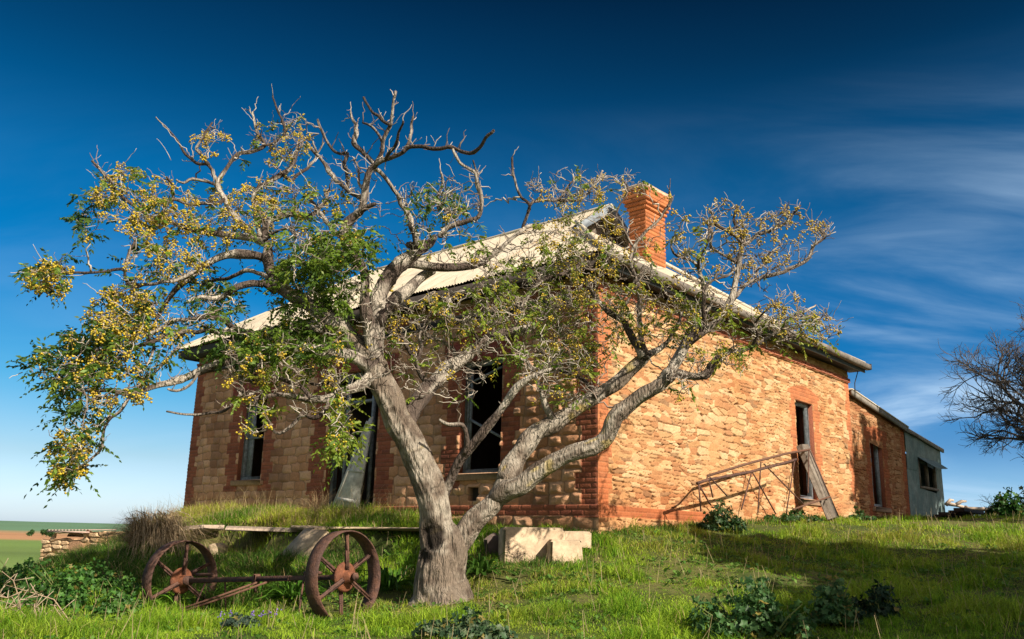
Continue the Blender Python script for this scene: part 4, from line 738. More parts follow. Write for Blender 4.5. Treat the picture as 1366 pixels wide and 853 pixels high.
# leaves: pinnate sprays ; berries: hanging panicles
lb_V, lb_Q, lb_C = [], [], []; nv = 0
clusters = []
ICO = None
def ico():
    import bmesh
    bm = bmesh.new(); bmesh.ops.create_icosphere(bm, subdivisions=1, radius=1); V = np.array([w.co[:] for w in bm.verts]); T_ = [[w.index for w in fc_.verts] for fc_ in bm.faces]; bm.free(); return V, np.array(T_)
IV, IT = ico()
for (T_, dr, lf, br, tn_) in tips:
    dn = dr/(np.linalg.norm(dr)+1e-9)
    if rng.random() < lf:
        for _ in range(rng.integers(2, 5) if lf > .5 else rng.integers(1, 3)):
            ax = dn*.5+rng.normal(0, .8, 3)+np.array([0, 0, -.15]); ax /= np.linalg.norm(ax); Lr = rng.uniform(.12, .30); ln = rng.integers(5, 9)
            tone = np.clip(tn_+rng.normal(0, .16), 0, 1); cc = mix(np.array([.020, .060, .012]), np.array([.17, .27, .028]), min(1, tone*1.5)); cc = mix(cc, np.array([.30, .26, .04]), max(0, tone-.55)*1.4)
            for j in range(ln):
                t = (j+1)/ln; pc = T_+ax*Lr*t+np.array([0, 0, -1])*.16*Lr*t*t*2
                for sd_ in ((-1, 1) if j < ln-1 else (0,)):
                    side = np.cross(ax, [0, 0, 1.]); side /= np.linalg.norm(side)+1e-6; ld = ax*.55+side*sd_*.8+np.array([0, 0, -.45])+rng.normal(0, .22, 3); ld /= np.linalg.norm(ld); ll = rng.uniform(.05, .095)*(1.1-.3*t)
                    wd = np.cross(ld, rng.normal(0, 1, 3)); wd /= np.linalg.norm(wd); ww = ll*.21; up_ = np.cross(ld, wd)*ww*.35
                    lb_V += [pc, pc+ld*ll*.45+wd*ww+up_, pc+ld*ll, pc+ld*ll*.45-wd*ww+up_]; g = cc*rng.uniform(.75, 1.3); lb_C += [g]*4; lb_Q.append((nv, nv+1, nv+2, nv+3)); nv += 4
    if rng.random() < br:
        clusters.append((T_, dn, br, tn_))
lv = fast('leaves', np.array(lb_V), [np.array(lb_Q)], M_leaf, tree, False, np.array(lb_C)); prop(lv, kind='stuff')
def berries(mbV, mbT, mbC, stems, T_, br, n0, tn_, big):
    nb = int(rng.integers(9, 20)*(1.25 if big else .85)); R_ = rng.uniform(.05, .10)
    for _ in range(nb):
        o_ = rng.normal(0, 1, 3); o_ = o_/np.linalg.norm(o_)*R_*rng.random()**.4; o_[2] -= R_*.5; r_ = rng.uniform(.0105, .0155)
        mbV.append(IV*r_+T_+o_); mbT.append(IT+n0[0]); 
        c = mix(np.array([.40, .34, .025]), np.array([.60, .40, .03]), rng.random())*rng.uniform(.58, 1.04); c = mix(c, np.array([.30, .185, .055]), max(0, tn_-.75)*1.7+(.5 if rng.random() < .10 else 0)); mbC.append(np.tile(c, (len(IV), 1))); n0[0] += len(IV)
        st = T_+o_*.15; a_ = T_+o_; sdv = np.array([.0016, 0, 0]); mbV.append(np.array([st-sdv, st+sdv, a_+sdv, a_-sdv])); mbT.append(np.array([[0, 1, 2], [0, 2, 3]])+n0[0]); mbC.append(np.tile(np.array([.26, .19, .08]), (4, 1))); n0[0] += 4
clusters.sort(key=lambda c: -c[2]); print('clusters', len(clusters), 'tips', len(tips), 'leaflets', len(lb_Q))
rest = ([], [], []); nr = [0]
for i, (T_, dn, br, tn_) in enumerate(clusters):
    if i < 99:
        a1, a2, a3, n0 = [], [], [], [0]; berries(a1, a2, a3, None, T_, br, n0, tn_, True)
        fast('berry_cluster', np.concatenate(a1), [np.concatenate(a2)], M_berry, tree, True, np.concatenate(a3))
    else: berries(*rest, None, T_, br, nr, tn_, br > .5)
prop(fast('berries', np.concatenate(rest[0]), [np.concatenate(rest[1])], M_berry, tree, True, np.concatenate(rest[2])), kind='stuff')
# ------------------------------------------------------------------ rusty axle with two iron wheels
hR = at(459, 770, 10.5); hL = at(241, 775, 12.15); axd = (hL-hR)/np.linalg.norm(hL-hR)
cart = thing('wheel_axle', 'rusty iron axle of an old farm cart with two spoked wheels standing in the grass', 'cart axle', (hR+hL)/2-Z*.5)
WR = .515
def wheel(c, tilt, ph, lab):
    ax = axd+np.array(tilt); ax /= np.linalg.norm(ax); e1 = Z-ax*(Z@ax); e1 /= np.linalg.norm(e1); e2 = np.cross(ax, e1)
    w_ = .096; b = MB(); n = 96; prof = [(WR-.014, -w_), (WR, -w_+.004), (WR+.003, 0), (WR, w_-.004), (WR-.014, w_), (WR-.016, .03), (WR-.02, .022), (WR-.02, -.022), (WR-.016, -.03)]; k = len(prof)
    V = [c+(e1*math.cos(a)+e2*math.sin(a))*r+ax*z for a in np.arange(n)*2*PI/n for r, z in prof]
    b.add(V, [(i*k+j, ((i+1) % n)*k+j, ((i+1) % n)*k+(j+1) % k, i*k+(j+1) % k) for i in range(n) for j in range(k)]); rim = b.build('wheel', M_rust, cart); prop(rim, lab)
    b = MB(); pr = [(.0, -.16), (.045, -.16), (.055, -.10), (.07, -.095), (.075, -.02), (.165, .0), (.17, .02), (.14, .04), (.09, .03), (.075, .05), (.06, .12), (.05, .13), (0, .13)]; n = 32; k = len(pr)
    V = [c+(e1*math.cos(a)+e2*math.sin(a))*r-ax*z for a in np.arange(n)*2*PI/n for r, z in pr]; b.add(V, [(i*k+j, ((i+1) % n)*k+j, ((i+1) % n)*k+j+1, i*k+j+1) for i in range(n) for j in range(k-1)]); b.build('hub', M_rustor, rim, True)
    b = MB(); b.tube([c-ax*.12, c-ax*.20], .032, 10); b.tube([c-ax*.16, c-ax*.185], .05, 6); b.build('hub_nut', M_rust, rim)
    for q in range(6):
        a = ph+q*2*PI/6; rd = e1*math.cos(a)+e2*math.sin(a); s = .05 if q % 2 else -.05
        b = MB(); i0 = c+rd*.07+ax*s*.9; i1 = c+rd*(WR-.012)+ax*s*.35; b.bar(i0, mix(i0, i1, .5), .062, .02, ax, bev=.004); b.bar(mix(i0, i1, .5), i1, .05, .02, ax, bev=.004); b.bar(i0, i1, .014, .05, ax); b.build('spoke', M_rust, rim)
wheel(hR, (0, 0, .0), .02, 'nearer wheel with an orange rusted hub disc'); wheel(hL, (0, 0, .03), .08, 'farther wheel at the left end of the axle')
b = MB(); b.bar(mix(hR, hL, .03), mix(hR, hL, .30), .05, .055, bev=.006); b.tube([mix(hR, hL, t) for t in (.0, .03)], .04, 10); b.bar(mix(hR, hL, .30), mix(hR, hL, .97), .06, .065, bev=.008); b.tube([mix(hR, hL, t) for t in (.93, 1.)], .06, 12); b.build('axle', M_rust, cart)
perp = np.cross(axd, Z); perp = perp*np.sign(-perp[1])
for t in (.16, .50, .20):
    c = mix(hR, hL, t); b = MB(); b.box(c-axd*.02-perp*.05-Z*.05, axd*.045, perp*.1, Z*.11, bev=.01); b.box(c-axd*.015-perp*.012-Z*.16, axd*.03, perp*.024, Z*.16); b.build('bracket', M_rust, cart)
b = MB(); c = mix(hR, hL, .18); b.tube([c+Z*.05+axd*.12, c+Z*.06, c+Z*.05-axd*.15], .022, 8); b.build('clamp_bar', M_rust, cart); b = MB(); c = mix(hR, hL, .86); b.tube([c+Z*.03-axd*.3, c+Z*.07-axd*.2, c+Z*.07+axd*.1], .02, 8); b.build('clamp_bar', M_rust, cart)
for t, dx in ((.48, .75), (.42, .8)):
    c = mix(hR, hL, t); e = c+axd*dx+perp*.55; e[2] = gz(e[0], e[1])+.06; b = MB(); b.tube([c-Z*.03, mix(c, e, .5)-Z*.02, e], .014, 7); b.build('drawbar_rod', M_rustlt, cart)
for t, dx, dy in ((.22, -.25, .3), (.82, .05, .25), (.7, 0, -.1)):
    c = mix(hR, hL, t); e = c+axd*dx*.6+perp*dy*.6; e[2] = gz(e[0], e[1])+.03; b = MB(); b.tube([c, mix(c, e, .4)+Z*.02, e], .012, 6); b.build('stay_rod', M_rust, cart)
# ------------------------------------------------------------------ leaning post, old frame, slabs, steps
post = thing('leaning_plank', 'thick grey weathered timber plank leaning against the side window', 'plank', sidepix(1112, 694, .9))
tp0 = sidepix(1070, 594, .22); bt0 = sidepix(1112, 693, .75); b = MB(); b.bar(bt0, tp0, .36, .15, -u, bev=.02); b.build('timber', M_wood, post)
b = MB(); 
for t in (.92, .84): b.bar(mix(bt0, tp0, t)-v*.16, mix(bt0, tp0, t)+v*.16, .16, .02, u, bev=.004)
b.build('iron_strap', M_rustlt, post)
fr = thing('gate_frame', 'bent rusty pipe frame with thin truss rods propped against the side wall', 'metal frame', sidepix(1000, 690, .7))
def rod(name, pts, r, m): 
    bb = MB(); bb.tube([sidepix(*q) for q in pts], r, 8); return bb.build(name, m, fr)
rod('rail', [(930, 645, .75), (942, 641, .75), (1000, 630, .72), (1050, 617, .72), (1062, 613, .7)], .026, M_rust)
rod('rail', [(944, 635, .35), (1000, 618, .35), (1050, 605, .35), (1080, 600, .35)], .024, M_rustlt)
rod('end_bar', [(944, 635, .35), (943, 640, .6), (932, 645, .75)], .016, M_rustlt)
rod('lower_rail', [(1058, 680, .7), (1080, 672, .7), (1107, 663, .75)], .02, M_rustlt)
for pts in ([(932, 646, .75), (935, 682, .8)], [(933, 648, .75), (948, 674, .8)], [(945, 638, .38), (951, 664, .4)], [(947, 637, .38), (970, 662, .4)], [(1003, 629, .72), (989, 680, .8)], [(1003, 629, .72), (1011, 643, .74), (1035, 686, .8)],
            [(1015, 617, .36), (1011, 684, .5)], [(1019, 619, .4), (1072, 673, .7)], [(1060, 614, .7), (1049, 684, .8)], [(1079, 602, .4), (1078, 658, .6)], [(1081, 602, .4), (1107, 663, .75)]):
    rod('truss_rod', pts, .0135, M_rust)
# concrete steps near the corner
def slab(name, lab, cat, c, ax, ay, az, m, group=None, bev=.03, jit=.02):
    b = MB(); b.box(np.asarray(c), ax, ay, az, bev=bev, jit=jit); o = b.build(name, m); prop(o, lab, cat, group); return o
g0 = TPp = at(668, 746, 12.3)
st = thing('concrete_steps', 'broken pale concrete steps in front of the house corner', 'steps', at(700, 748, 12.4))
hx = np.array([.985, .17, 0]); hy = np.array([-.17, .985, 0]); lo = at(669, 748, 12.3)
def pw(px0, px1, Y): return abs(at(px1, 720, Y)[0]-at(px0, 720, Y)[0])
b = MB(); b.box(lo-Z*.15, hx*pw(669, 757, 12.4), hy*.34, Z*(at(669, 703, 12.3)[2]-lo[2]+.15), bev=.04, jit=.006); b.build('upper_block', M_conc, st)
l2 = at(735, 745, 12.15); b = MB(); b.box(l2-Z*.2, hx*pw(735, 778, 12.15), hy*.30, Z*(at(735, 720, 12.15)[2]-l2[2]+.2), bev=.03, jit=.012); b.build('step', M_conc, st)
l3 = at(752, 716, 12.75); b = MB(); b.box(l3-Z*.15, hx*.40, hy*.25, Z*.22, bev=.02, jit=.015); b.build('rear_block', M_conc, st)
l4 = at(650, 742, 12.6); b = MB(); b.box(l4-Z*.15, hx*.22, hy*.2, Z*(at(650, 713, 12.6)[2]-l4[2]+.15), bev=.04, jit=.03); o = b.build('dark_stone', M_dark); prop(o, 'dark brown stone block beside the left end of the pale concrete steps', 'stone')
# remains of the verandah edge: slabs
def edge(px, py): return onplane(px, py, P0-v*2.35, v)
def eslab(lab, x0, x1, ytop, th, dep, m, tilt=0):
    a = edge(x0, ytop); c = edge(x1, ytop+.0); a[2] = c[2] = (a[2]+c[2])/2; ax = c-a
    slab('verandah_slab', lab, 'slab', a-Z*th, ax+Z*tilt, v*dep, Z*th, m, 'slabs along the old verandah edge', .015, .012)
eslab('long grey stone slab overhanging a dark hollow left of the nearer wheel', 300, 388, 703.5, .07, .7, M_slab); eslab('short brown slab sticking out of the bank above the farther wheel', 244, 268, 703, .09, .5, M_slab, .05); eslab('pale slab end just left of the tilted slab', 388, 418, 702.5, .06, .6, M_conc)
eslab('long pale strip of paving between the nearer wheel and the tree', 440, 562, 702.5, .05, .7, M_conc)
q = edge(382, 742)-v*.35; b = MB(); tl = edge(428, 710); b.add([edge(372, 738)-v*.5, edge(420, 742)-v*.55, edge(436, 711)-v*.05, edge(402, 708)-v*.02], [(0, 1, 2, 3)]); bb = MB()
V = np.array([edge(392, 741)-v*.30, edge(434, 744)-v*.32, edge(440, 708)-v*.06, edge(408, 705)-v*.02]); nn = np.cross(V[1]-V[0], V[3]-V[0]); nn /= np.linalg.norm(nn); bb.add(np.concatenate([V, V-nn*.08]), [(0, 1, 2, 3), (7, 6, 5, 4), (0, 4, 5, 1), (1, 5, 6, 2), (2, 6, 7, 3), (3, 7, 4, 0)])
prop(bb.build('tilted_slab', M_conc), 'pale stone slab tilted down the bank just left of the nearer wheel', 'slab')
def rock(name, lab, c, r, m, sq=(1, 1, .7), seed=0):
    import bmesh
    bm = bmesh.new(); bmesh.ops.create_icosphere(bm, subdivisions=3, radius=1); V = np.array([w.co[:] for w in bm.verts]); T_ = [[w.index for w in q.verts] for q in bm.faces]; bm.free()
    V = np.sign(V)*np.abs(V)**.62; V = V/np.abs(V).max(); V = V*(1+.28*(fbm(V[:, 0]*1.3+seed, V[:, 1]*1.3+V[:, 2], seed, 3)-.5)[:, None]*2)*np.array(sq)*r+np.asarray(c)
    o = fast(name, V, [np.array(T_)], m, None, False, np.tile((.42, .26, .16), (len(V), 1))); prop(o, lab, 'stone'); return o
c = edge(283, 735); rock('stone', 'pale squarish stone showing through the spokes side of the farther wheel', c+v*.1, .17, M_conc, (1, .8, .8), 3)
rock('stone', 'flat tan stone lying in the grass in front of the axle', at(246, 826, 11.0), .16, M_stone, (1.2, .8, .4), 8)
# ruined stone outbuilding, far left
ru = thing('stone_ruin', 'low ruin of stacked tan stones under a flat iron sheet at the left', 'ruin', at(108, 752, 24))
ru_o = at(55, 752, 24.3); ru_e = at(158, 752, 23.2); rx = ru_e-ru_o; rx[2] = 0; rl = np.linalg.norm(rx); rx /= rl; rn = np.array([rx[1], -rx[0], 0]); rh = .9
def f_ruin(x, z):
    F1, F2, ID, DX, DZ = voro(x+.1*fbm(x*3, z*3, 1), z+.08*fbm(x*3, z*3, 2), .34, .105, 201, 4); e = F2-F1
    h = sstep(0, .2, e)*(.03+.06*ID)+.02*fbm(x*8, z*8, 3); c = mix(np.array([.42, .25, .13]), np.array([.56, .40, .25]), ID[..., None])*(.8+.4*fbm(x*6, z*8, 4)[..., None]); c = mix(np.array([.12, .07, .04]), c, sstep(.0, .10, e)[..., None])
    md = sstep(.28, .18, np.hypot((x-1.25)*.8, (z-.42))); c = mix(c, np.array([.38, .22, .13])*np.ones(3), md[..., None]); h = h*(1-md)+.07*md
    return h, c
rtop = lambda x: mix(.62, .80, sstep(.2, .45, x))+.04*(noise(x*6, x*0, 5)-.5)+.06*sstep(1.4, 1.6, x)
wr = sheet('wall', rl, -.6, .82, .012, [(.42, 1.45, .66, .80)], f_ruin, ru_o*np.array([1, 1, 0])+Z*ru_o[2], rx, rn, M_stone, ru, top=lambda x: rtop(x))
sheet('side_wall', 1.2, -.6, .7, .02, [], f_ruin, ru_o-rn*1.2, rn, -rx, M_stone, ru, top=lambda x: .6+.05*noise(x*6, x*0, 9))
b = MB()
for i in range(26):
    x = rng.uniform(0, rl-.2); zz_r = float(rtop(np.array(x)))-.08
    if .3 < x < 1.5 and rng.random() < .8: continue
    b.box(ru_o+rx*x-rn*rng.uniform(.05, .4)+Z*(zz_r-.02), rx*rng.uniform(.12, .3)+Z*rng.normal(0, .02), -rn*.2, Z*rng.uniform(.05, .1), np.array([.48, .31, .18])*rng.uniform(.7, 1.2), bev=.02, jit=.012)
b.box(ru_o+rx*.02-rn*.3-Z*.5, rx*(rl-.1), -rn*.5, Z*1.1, (.10, .06, .04)); b.build('rubble', M_stone, wr)
b = MB(); q = ru_o+rx*.25+rn*.18+Z*.86
for i in range(40):
    pass
V = [q+rx*s+(-rn*.9)*t+Z*(.012*math.sin(s*2*PI/.12)+.02*t+.02*s) for s in np.linspace(0, 1.55, 110) for t in (0, .33, .66, 1)]; b.add(V, [(i*4+j, i*4+j+1, i*4+j+5, i*4+j+4) for i in range(109) for j in range(3)]); b.box(q+rx*.0-Z*.05, rx*1.5, -rn*.05, Z*.04); b.build('iron_sheet', mat('pinkish_iron', (.46, .32, .27), .7, .1, 30, .2, 4, .3), ru)
# farm scrap by the shed
b = MB(); a = sidepix(1238, 690, 1.2); 
for i in range(5): b.bar(a+v*(.2*(i%2))-u*.18*i+Z*(-.03+.05*i), a+v*(1.5+.3*(i%3))-u*.18*i+Z*(-.03+.05*i), .24, .10, bev=.01)
o = b.build('timber_stack', M_dkwood); prop(o, 'dark stack of old timbers beside the iron shed', 'timber stack')
br = thing('dead_branch', 'pale fallen dead branch on the ground right of the iron shed', 'branch', at(1290, 690, 27))
b = MB()
for pts in ([(1262, 672, 27), (1275, 674, 27), (1290, 678, 27), (1322, 682, 27.5)], [(1275, 674, 27), (1283, 669, 27), (1289, 669, 27)], [(1262, 674, 27), (1268, 667, 27), (1272, 668, 27)], [(1288, 677, 27), (1300, 684, 26.5), (1306, 692, 26.5)], [(1290, 679, 27), (1318, 679, 27), (1330, 676, 27.5)], [(1286, 682, 27), (1296, 690, 27)]):
    b.tube([at(*q) for q in pts], np.linspace(.06, .03, len(pts)), 7, (.5, .4, .32), rough=.1)
b.build('bough', M_twig, br)
# ------------------------------------------------------------------ plants
def blades(X, Y, hgt, wid, colf, lean=.35, seed=0, zoff=0.0, curl=.5):
    n = len(X); G = ground(X, Y)-.01+zoff; r = np.random.default_rng(seed); az = r.random(n)*2*PI; ln = np.abs(r.normal(0, lean, n))+.08
    dx = np.cos(az)*ln; dy = np.sin(az)*ln; fa = r.random(n)*PI; wx = np.cos(fa)*wid/2; wy = np.sin(fa)*wid/2
    B_ = np.stack([X, Y, G], 1); W_ = np.stack([wx, wy, wx*0], 1); H_ = hgt[:, None]
    m = B_+np.stack([dx*.35, dy*.35, np.full(n, .58)], 1)*H_; t = B_+np.stack([dx*(1+curl), dy*(1+curl), 1-.35*ln*ln], 1)*H_
    V = np.stack([B_-W_, B_+W_, m+W_*.75, m-W_*.75, t], 1).reshape(-1, 3); i = np.arange(n)*5
    Q = np.stack([i, i+1, i+2, i+3], 1); T_ = np.stack([i+3, i+2, i+4], 1); c = colf(X, Y, r); C_ = np.repeat(c, 5, 0); return V, Q, T_, C_
def inhouse(X, Y, mrg=.03):
    d = np.stack([X-P0[0], Y-P0[1]], 1); a = d@u[:2]; b_ = d@v[:2]; return (a > -mrg) & (b_ > -mrg) & (a < 14) & (b_ < 19)
def scatter(dens, x0, x1, y0, y1, seed):
    r = np.random.default_rng(seed); n = int(dens*(x1-x0)*(y1-y0)); X = r.uniform(x0, x1, n); Y = r.uniform(y0, y1, n); px = X/np.maximum(Y, 1)*f+cx; k = (px > -140) & (px < 1500) & ~inhouse(X, Y); return X[k], Y[k]
def gcolf(X, Y, r):
    n = len(X); p_ = fbm(X*.45, Y*.45, 101, 4); q_ = fbm(X*2.2, Y*2.2, 102, 3); k = r.random(n)
    c = mix(np.array([.075, .22, .012]), np.array([.36, .50, .035]), np.clip(k*.7+sstep(.35, .65, q_)*.4, 0, 1)[:, None])
    yel = np.clip(sstep(.46, .70, p_)*.75+sstep(1.2, 4.0, X)*.30*sstep(.4, .6, q_), 0, .9)*(r.random(n) < .75); c = mix(c, np.array([.31, .27, .055]), yel[:, None]*.8)
    st_ = r.random(n) < .04+.10*sstep(.5, .7, p_); c = np.where(st_[:, None], np.array([.42, .33, .14]), c); return c*(.7+.6*r.random(n))[:, None]
parts = []
for (dn_, x0, x1, y0, y1, h0, h1, w_) in ((3400, -6.5, 6.5, 6.3, 9.3, .035, .10, .0065), (2400, -8.5, 8.5, 9.3, 12.3, .04, .11, .0075), (1300, -11, 11, 12.3, 16, .05, .12, .009), (560, -10, 15, 16, 22, .04, .09, .012), (280, -8, 22, 22, 31, .04, .09, .018)):
    X, Y = scatter(dn_, x0, x1, y0, y1, int(dn_)); r = np.random.default_rng(5); hh = r.uniform(h0, h1, len(X))*(.6+.9*sstep(.35, .7, fbm(X*1.1, Y*1.1, 104))); parts.append((X, Y, hh, np.full(len(X), w_)*r.uniform(.7, 1.4, len(X))))
parts = [(a_, b_, h_*(.45+1.5*sstep(.42, .72, fbm(a_*2.6, b_*2.6, 107, 3))**1.5), w_) for a_, b_, h_, w_ in parts]
bare = [fbm(q[0]*.8+9, q[1]*.8, 108, 4) > .665-.035*np.clip(q[0]/5, 0, 1) for q in parts]; parts = [tuple(a_[~(b_ & (np.random.default_rng(3).random(len(b_)) < .75))] for a_ in q) for q, b_ in zip(parts, bare)]
X, Y, hh, ww = [np.concatenate(q) for q in zip(*parts)]; print('blades', len(X))
V, Q, T_, C_ = blades(X, Y, hh*.92, ww, gcolf, .75, 6); # broad leaved herbs and dry stems among the blades
HV, HQ, HC = [], [], []; hn = 0; r = np.random.default_rng(15); X2, Y2 = scatter(26, -8, 9, 6.5, 15, 16); G2 = ground(X2, Y2); pm = fbm(X2*.7, Y2*.7, 109, 3)
for x_, y_, g_, p_ in zip(X2, Y2, G2, pm):
    if r.random() > .2+1.6*sstep(.45, .65, p_): continue
    cc = mix(np.array([.06, .16, .02]), np.array([.17, .28, .06]), r.random())
    for _ in range(r.integers(5, 10)):
        a_ = r.random()*2*PI; d_ = np.array([math.cos(a_), math.sin(a_), r.uniform(.25, 1.3)]); d_ /= np.linalg.norm(d_); l_ = r.uniform(.035, .09); w_ = np.cross(d_, [0, 0, 1.]); w_ /= np.linalg.norm(w_); w_ = w_*l_*r.uniform(.18, .34); b_ = np.array([x_+r.normal(0, .03), y_+r.normal(0, .03), g_+r.uniform(0, .03)])
        HV += [b_, b_+d_*l_*.5+w_, b_+d_*l_-Z*.012, b_+d_*l_*.5-w_]; HC += [cc*r.uniform(.7, 1.3)]*4; HQ.append((hn, hn+1, hn+2, hn+3)); hn += 4
X2, Y2 = scatter(4.5, -8, 12, 6.5, 20, 17); G2 = ground(X2, Y2)
for x_, y_, g_ in zip(X2, Y2, G2):
    hgt_ = r.uniform(.10, .30); d_ = np.array([r.normal(0, .22), r.normal(0, .22), 1]); w_ = np.array([.003, .001, 0]); b_ = np.array([x_, y_, g_]); cc = np.array([.42, .33, .18])*r.uniform(.6, 1.1); HV += [b_-w_, b_+w_, b_+d_*hgt_+w_*.5, b_+d_*hgt_-w_*.5]; HC += [cc]*4; HQ.append((hn, hn+1, hn+2, hn+3)); hn += 4
nv0 = len(V); V = np.concatenate([V, np.array(HV)]); Q = np.concatenate([Q, np.array(HQ)+nv0]); C_ = np.concatenate([C_, np.array(HC)])
prop(fast('lawn_grass', V, [Q, T_], M_grass, None, False, C_), 'short bright green grass covering the slope', 'grass', None, 'stuff')
# taller grass on the bank and terrace
def house_scatter(n, a0, a1, b0, b1, seed):
    r = np.random.default_rng(seed); a = r.uniform(a0, a1, n); b_ = r.uniform(b0, b1, n); P = P0[:2]+a[:, None]*u[:2]+b_[:, None]*v[:2]; return P[:, 0], P[:, 1]
def tcol(X, Y, r):
    n = len(X); q_ = fbm(X*.9, Y*.9, 111, 3); c = mix(np.array([.10, .22, .015]), np.array([.36, .42, .035]), sstep(.35, .65, q_+.12*(r.random(n)-.5))[:, None]); dry = r.random(n) < .16+.2*sstep(.5, .7, q_); return np.where(dry[:, None], np.array([.40, .29, .13]), c)*(.7+.6*r.random(n))[:, None]
def dcol(X, Y, r):
    n = len(X); c = mix(np.array([.035, .10, .012]), np.array([.12, .22, .025]), r.random(n)[:, None]); dry = r.random(n) < .12; return np.where(dry[:, None], np.array([.32, .22, .11]), c)*(.7+.6*r.random(n))[:, None]
ps = []
X, Y = house_scatter(36000, 3.0, 12.6, -2.1, -.08, 31); k = ~inhouse(X, Y, .06); X, Y = X[k], Y[k]; r = np.random.default_rng(8); ps.append(blades(X, Y, r.uniform(.07, .24, len(X))*(.4+1.0*sstep(.3, .7, fbm(X*1.2, Y*1.2, 112))), r.uniform(.006, .013, len(X)), tcol, .6, 9))
X, Y = house_scatter(46000, 2.2, 13.5, -4.8, -2.42, 32); bb_ = (X-P0[0])*v[0]+(Y-P0[1])*v[1]; aa_ = (X-P0[0])*u[0]+(Y-P0[1])*u[1]; ps.append(blades(X, Y, r.uniform(.10, .32, len(X))*(.4+.9*sstep(.3, .7, fbm(X*1.3, Y*1.3, 113)))*np.where(aa_ < 9, mix(.45, 1, sstep(-2.7, -3.4, bb_)), 1), r.uniform(.006, .013, len(X)), dcol, .7, 10))
X, Y = house_scatter(6000, -.7, 3.1, -2.2, 0, 33); k = ~inhouse(X, Y, .05); ps.append(blades(X[k], Y[k], r.uniform(.04, .14, k.sum()), r.uniform(.006, .01, k.sum()), dcol, .5, 11))
X, Y = house_scatter(5000, -.45, -.05, .1, 19, 34); ps.append(blades(X, Y, r.uniform(.04, .15, len(X)), r.uniform(.008, .014, len(X)), dcol, .5, 12))
X, Y = house_scatter(600, 3.2, 12.6, -2.3, -.2, 35); ps.append(blades(X, Y, r.uniform(.3, .75, len(X)), r.uniform(.004, .007, len(X)), lambda X, Y, r: np.tile((.42, .32, .17), (len(X), 1))*(.6+.6*r.random(len(X)))[:, None], .35, 13))
r = np.random.default_rng(19); px_ = r.uniform(655, 795, 420); Yb = r.uniform(11.75, 12.3, 420); Xb = (px_-cx)/f*Yb*1.0; ps.append(blades(Xb, Yb, r.uniform(.06, .2, 420), r.uniform(.005, .009, 420), dcol, .6, 20))
off_ = 0; VV, QQ, TT_, CC = [], [], [], []
for V, Q, T_, C_ in ps: VV.append(V); QQ.append(Q+off_); TT_.append(T_+off_); CC.append(C_); off_ += len(V)
prop(fast('tall_grass', np.concatenate(VV), [np.concatenate(QQ), np.concatenate(TT_)], M_grass, None, False, np.concatenate(CC)), 'taller yellow green grass on the terrace and bank below the house', 'grass', None, 'stuff')
# dry tussock at the end of the terrace
def tussock(lab, c, n, h, spread, cols, seed, droop=1.0, w=.009):
    r = np.random.default_rng(seed); b = MB(); V = []; Q = []; C_ = []; k = 0
    for i in range(n):
        az = r.random()*2*PI; ln = abs(r.normal(0, .55))+.1; o = np.array([math.cos(az), math.sin(az), 0])*spread*math.sqrt(r.random()); o[2] = 0; hh_ = h*r.uniform(.5, 1.1); ax_ = r.random()*PI; wv = np.array([math.cos(ax_), math.sin(ax_), .2])*w/2*r.uniform(.6, 1.3); a2 = az+r.normal(0, .5); d_ = np.array([math.cos(a2), math.sin(a2), 0])
        col_ = np.array(cols[r.integers(0, len(cols))])*r.uniform(.6, 1.25); base = c+o; base[2] = gz2(base)
        for t in np.linspace(0, 1, 5):
            p_ = base+d_*hh_*ln*t*t*1.1+Z*hh_*(t-droop*.55*ln*t*t*t); V += [p_-wv*(1-t*.8), p_+wv*(1-t*.8)]; C_ += [col_]*2
        Q += [(k+2*j, k+2*j+1, k+2*j+3, k+2*j+2) for j in range(4)]; k += 10
    root = thing('grass_tussock', lab, 'tussock', c); fast('blades', np.array(V), [np.array(Q)], M_straw, root, False, np.array(C_)); return root
_gc = {}
def gz2(p_):
    key = (round(p_[0]*8), round(p_[1]*8))
    if key not in _gc: _gc[key] = gz(p_[0], p_[1])
    return _gc[key]
def onG(px, py, Y): q = at(px, py, Y); q[2] = gz(q[0], q[1]); return q
tussock('big tussock of dry brown grass at the left end of the terrace', onG(203, 728, 15.7), 3600, .84, .30, [(.36, .25, .14), (.28, .18, .10), (.18, .11, .06), (.42, .32, .20), (.13, .12, .04)], 41, 1.25, .011)
r = np.random.default_rng(44); dt = bpy.data.objects['grass_tussock']; c = onG(205, 722, 15.5); V = []; Q = []; C_ = []; k = 0
for i in range(260):                                       # long bleached stems hanging over the sunlit side
    a_ = r.normal(-.9, .7); d_ = np.array([math.cos(a_), math.sin(a_), 0]); o_ = c+np.array([r.normal(0, .22), r.normal(0, .15), .15+.5*r.random()]); l_ = r.uniform(.3, 1.15); wv = np.array([.004, .002, .004])*r.uniform(.7, 1.5); col_ = np.array([.36, .27, .17])*r.uniform(.55, 1.15)
    for t in np.linspace(0, 1, 6):
        p_ = o_+d_*l_*t*.75+Z*l_*(.55*t-1.25*t*t); p_[2] = max(p_[2], gz2(p_)+.02); V += [p_-wv*(1-t*.7), p_+wv*(1-t*.7)]; C_ += [col_]*2
    Q += [(k+2*j, k+2*j+1, k+2*j+3, k+2*j+2) for j in range(5)]; k += 12
fast('bleached_stems', np.array(V), [np.array(Q)], M_straw, dt, False, np.array(C_))
tussock('green and yellow grass clump just right of the dry tussock', onG(222, 715, 16.2), 1400, .72, .35, [(.25, .27, .04), (.13, .20, .02), (.36, .28, .12)], 42, 1., .010)
tussock('dry straw clump growing at the foot of the doorway', onG(424, 690, 17.2), 160, .55, .10, [(.42, .30, .17), (.32, .22, .12)], 43, .6, .008)
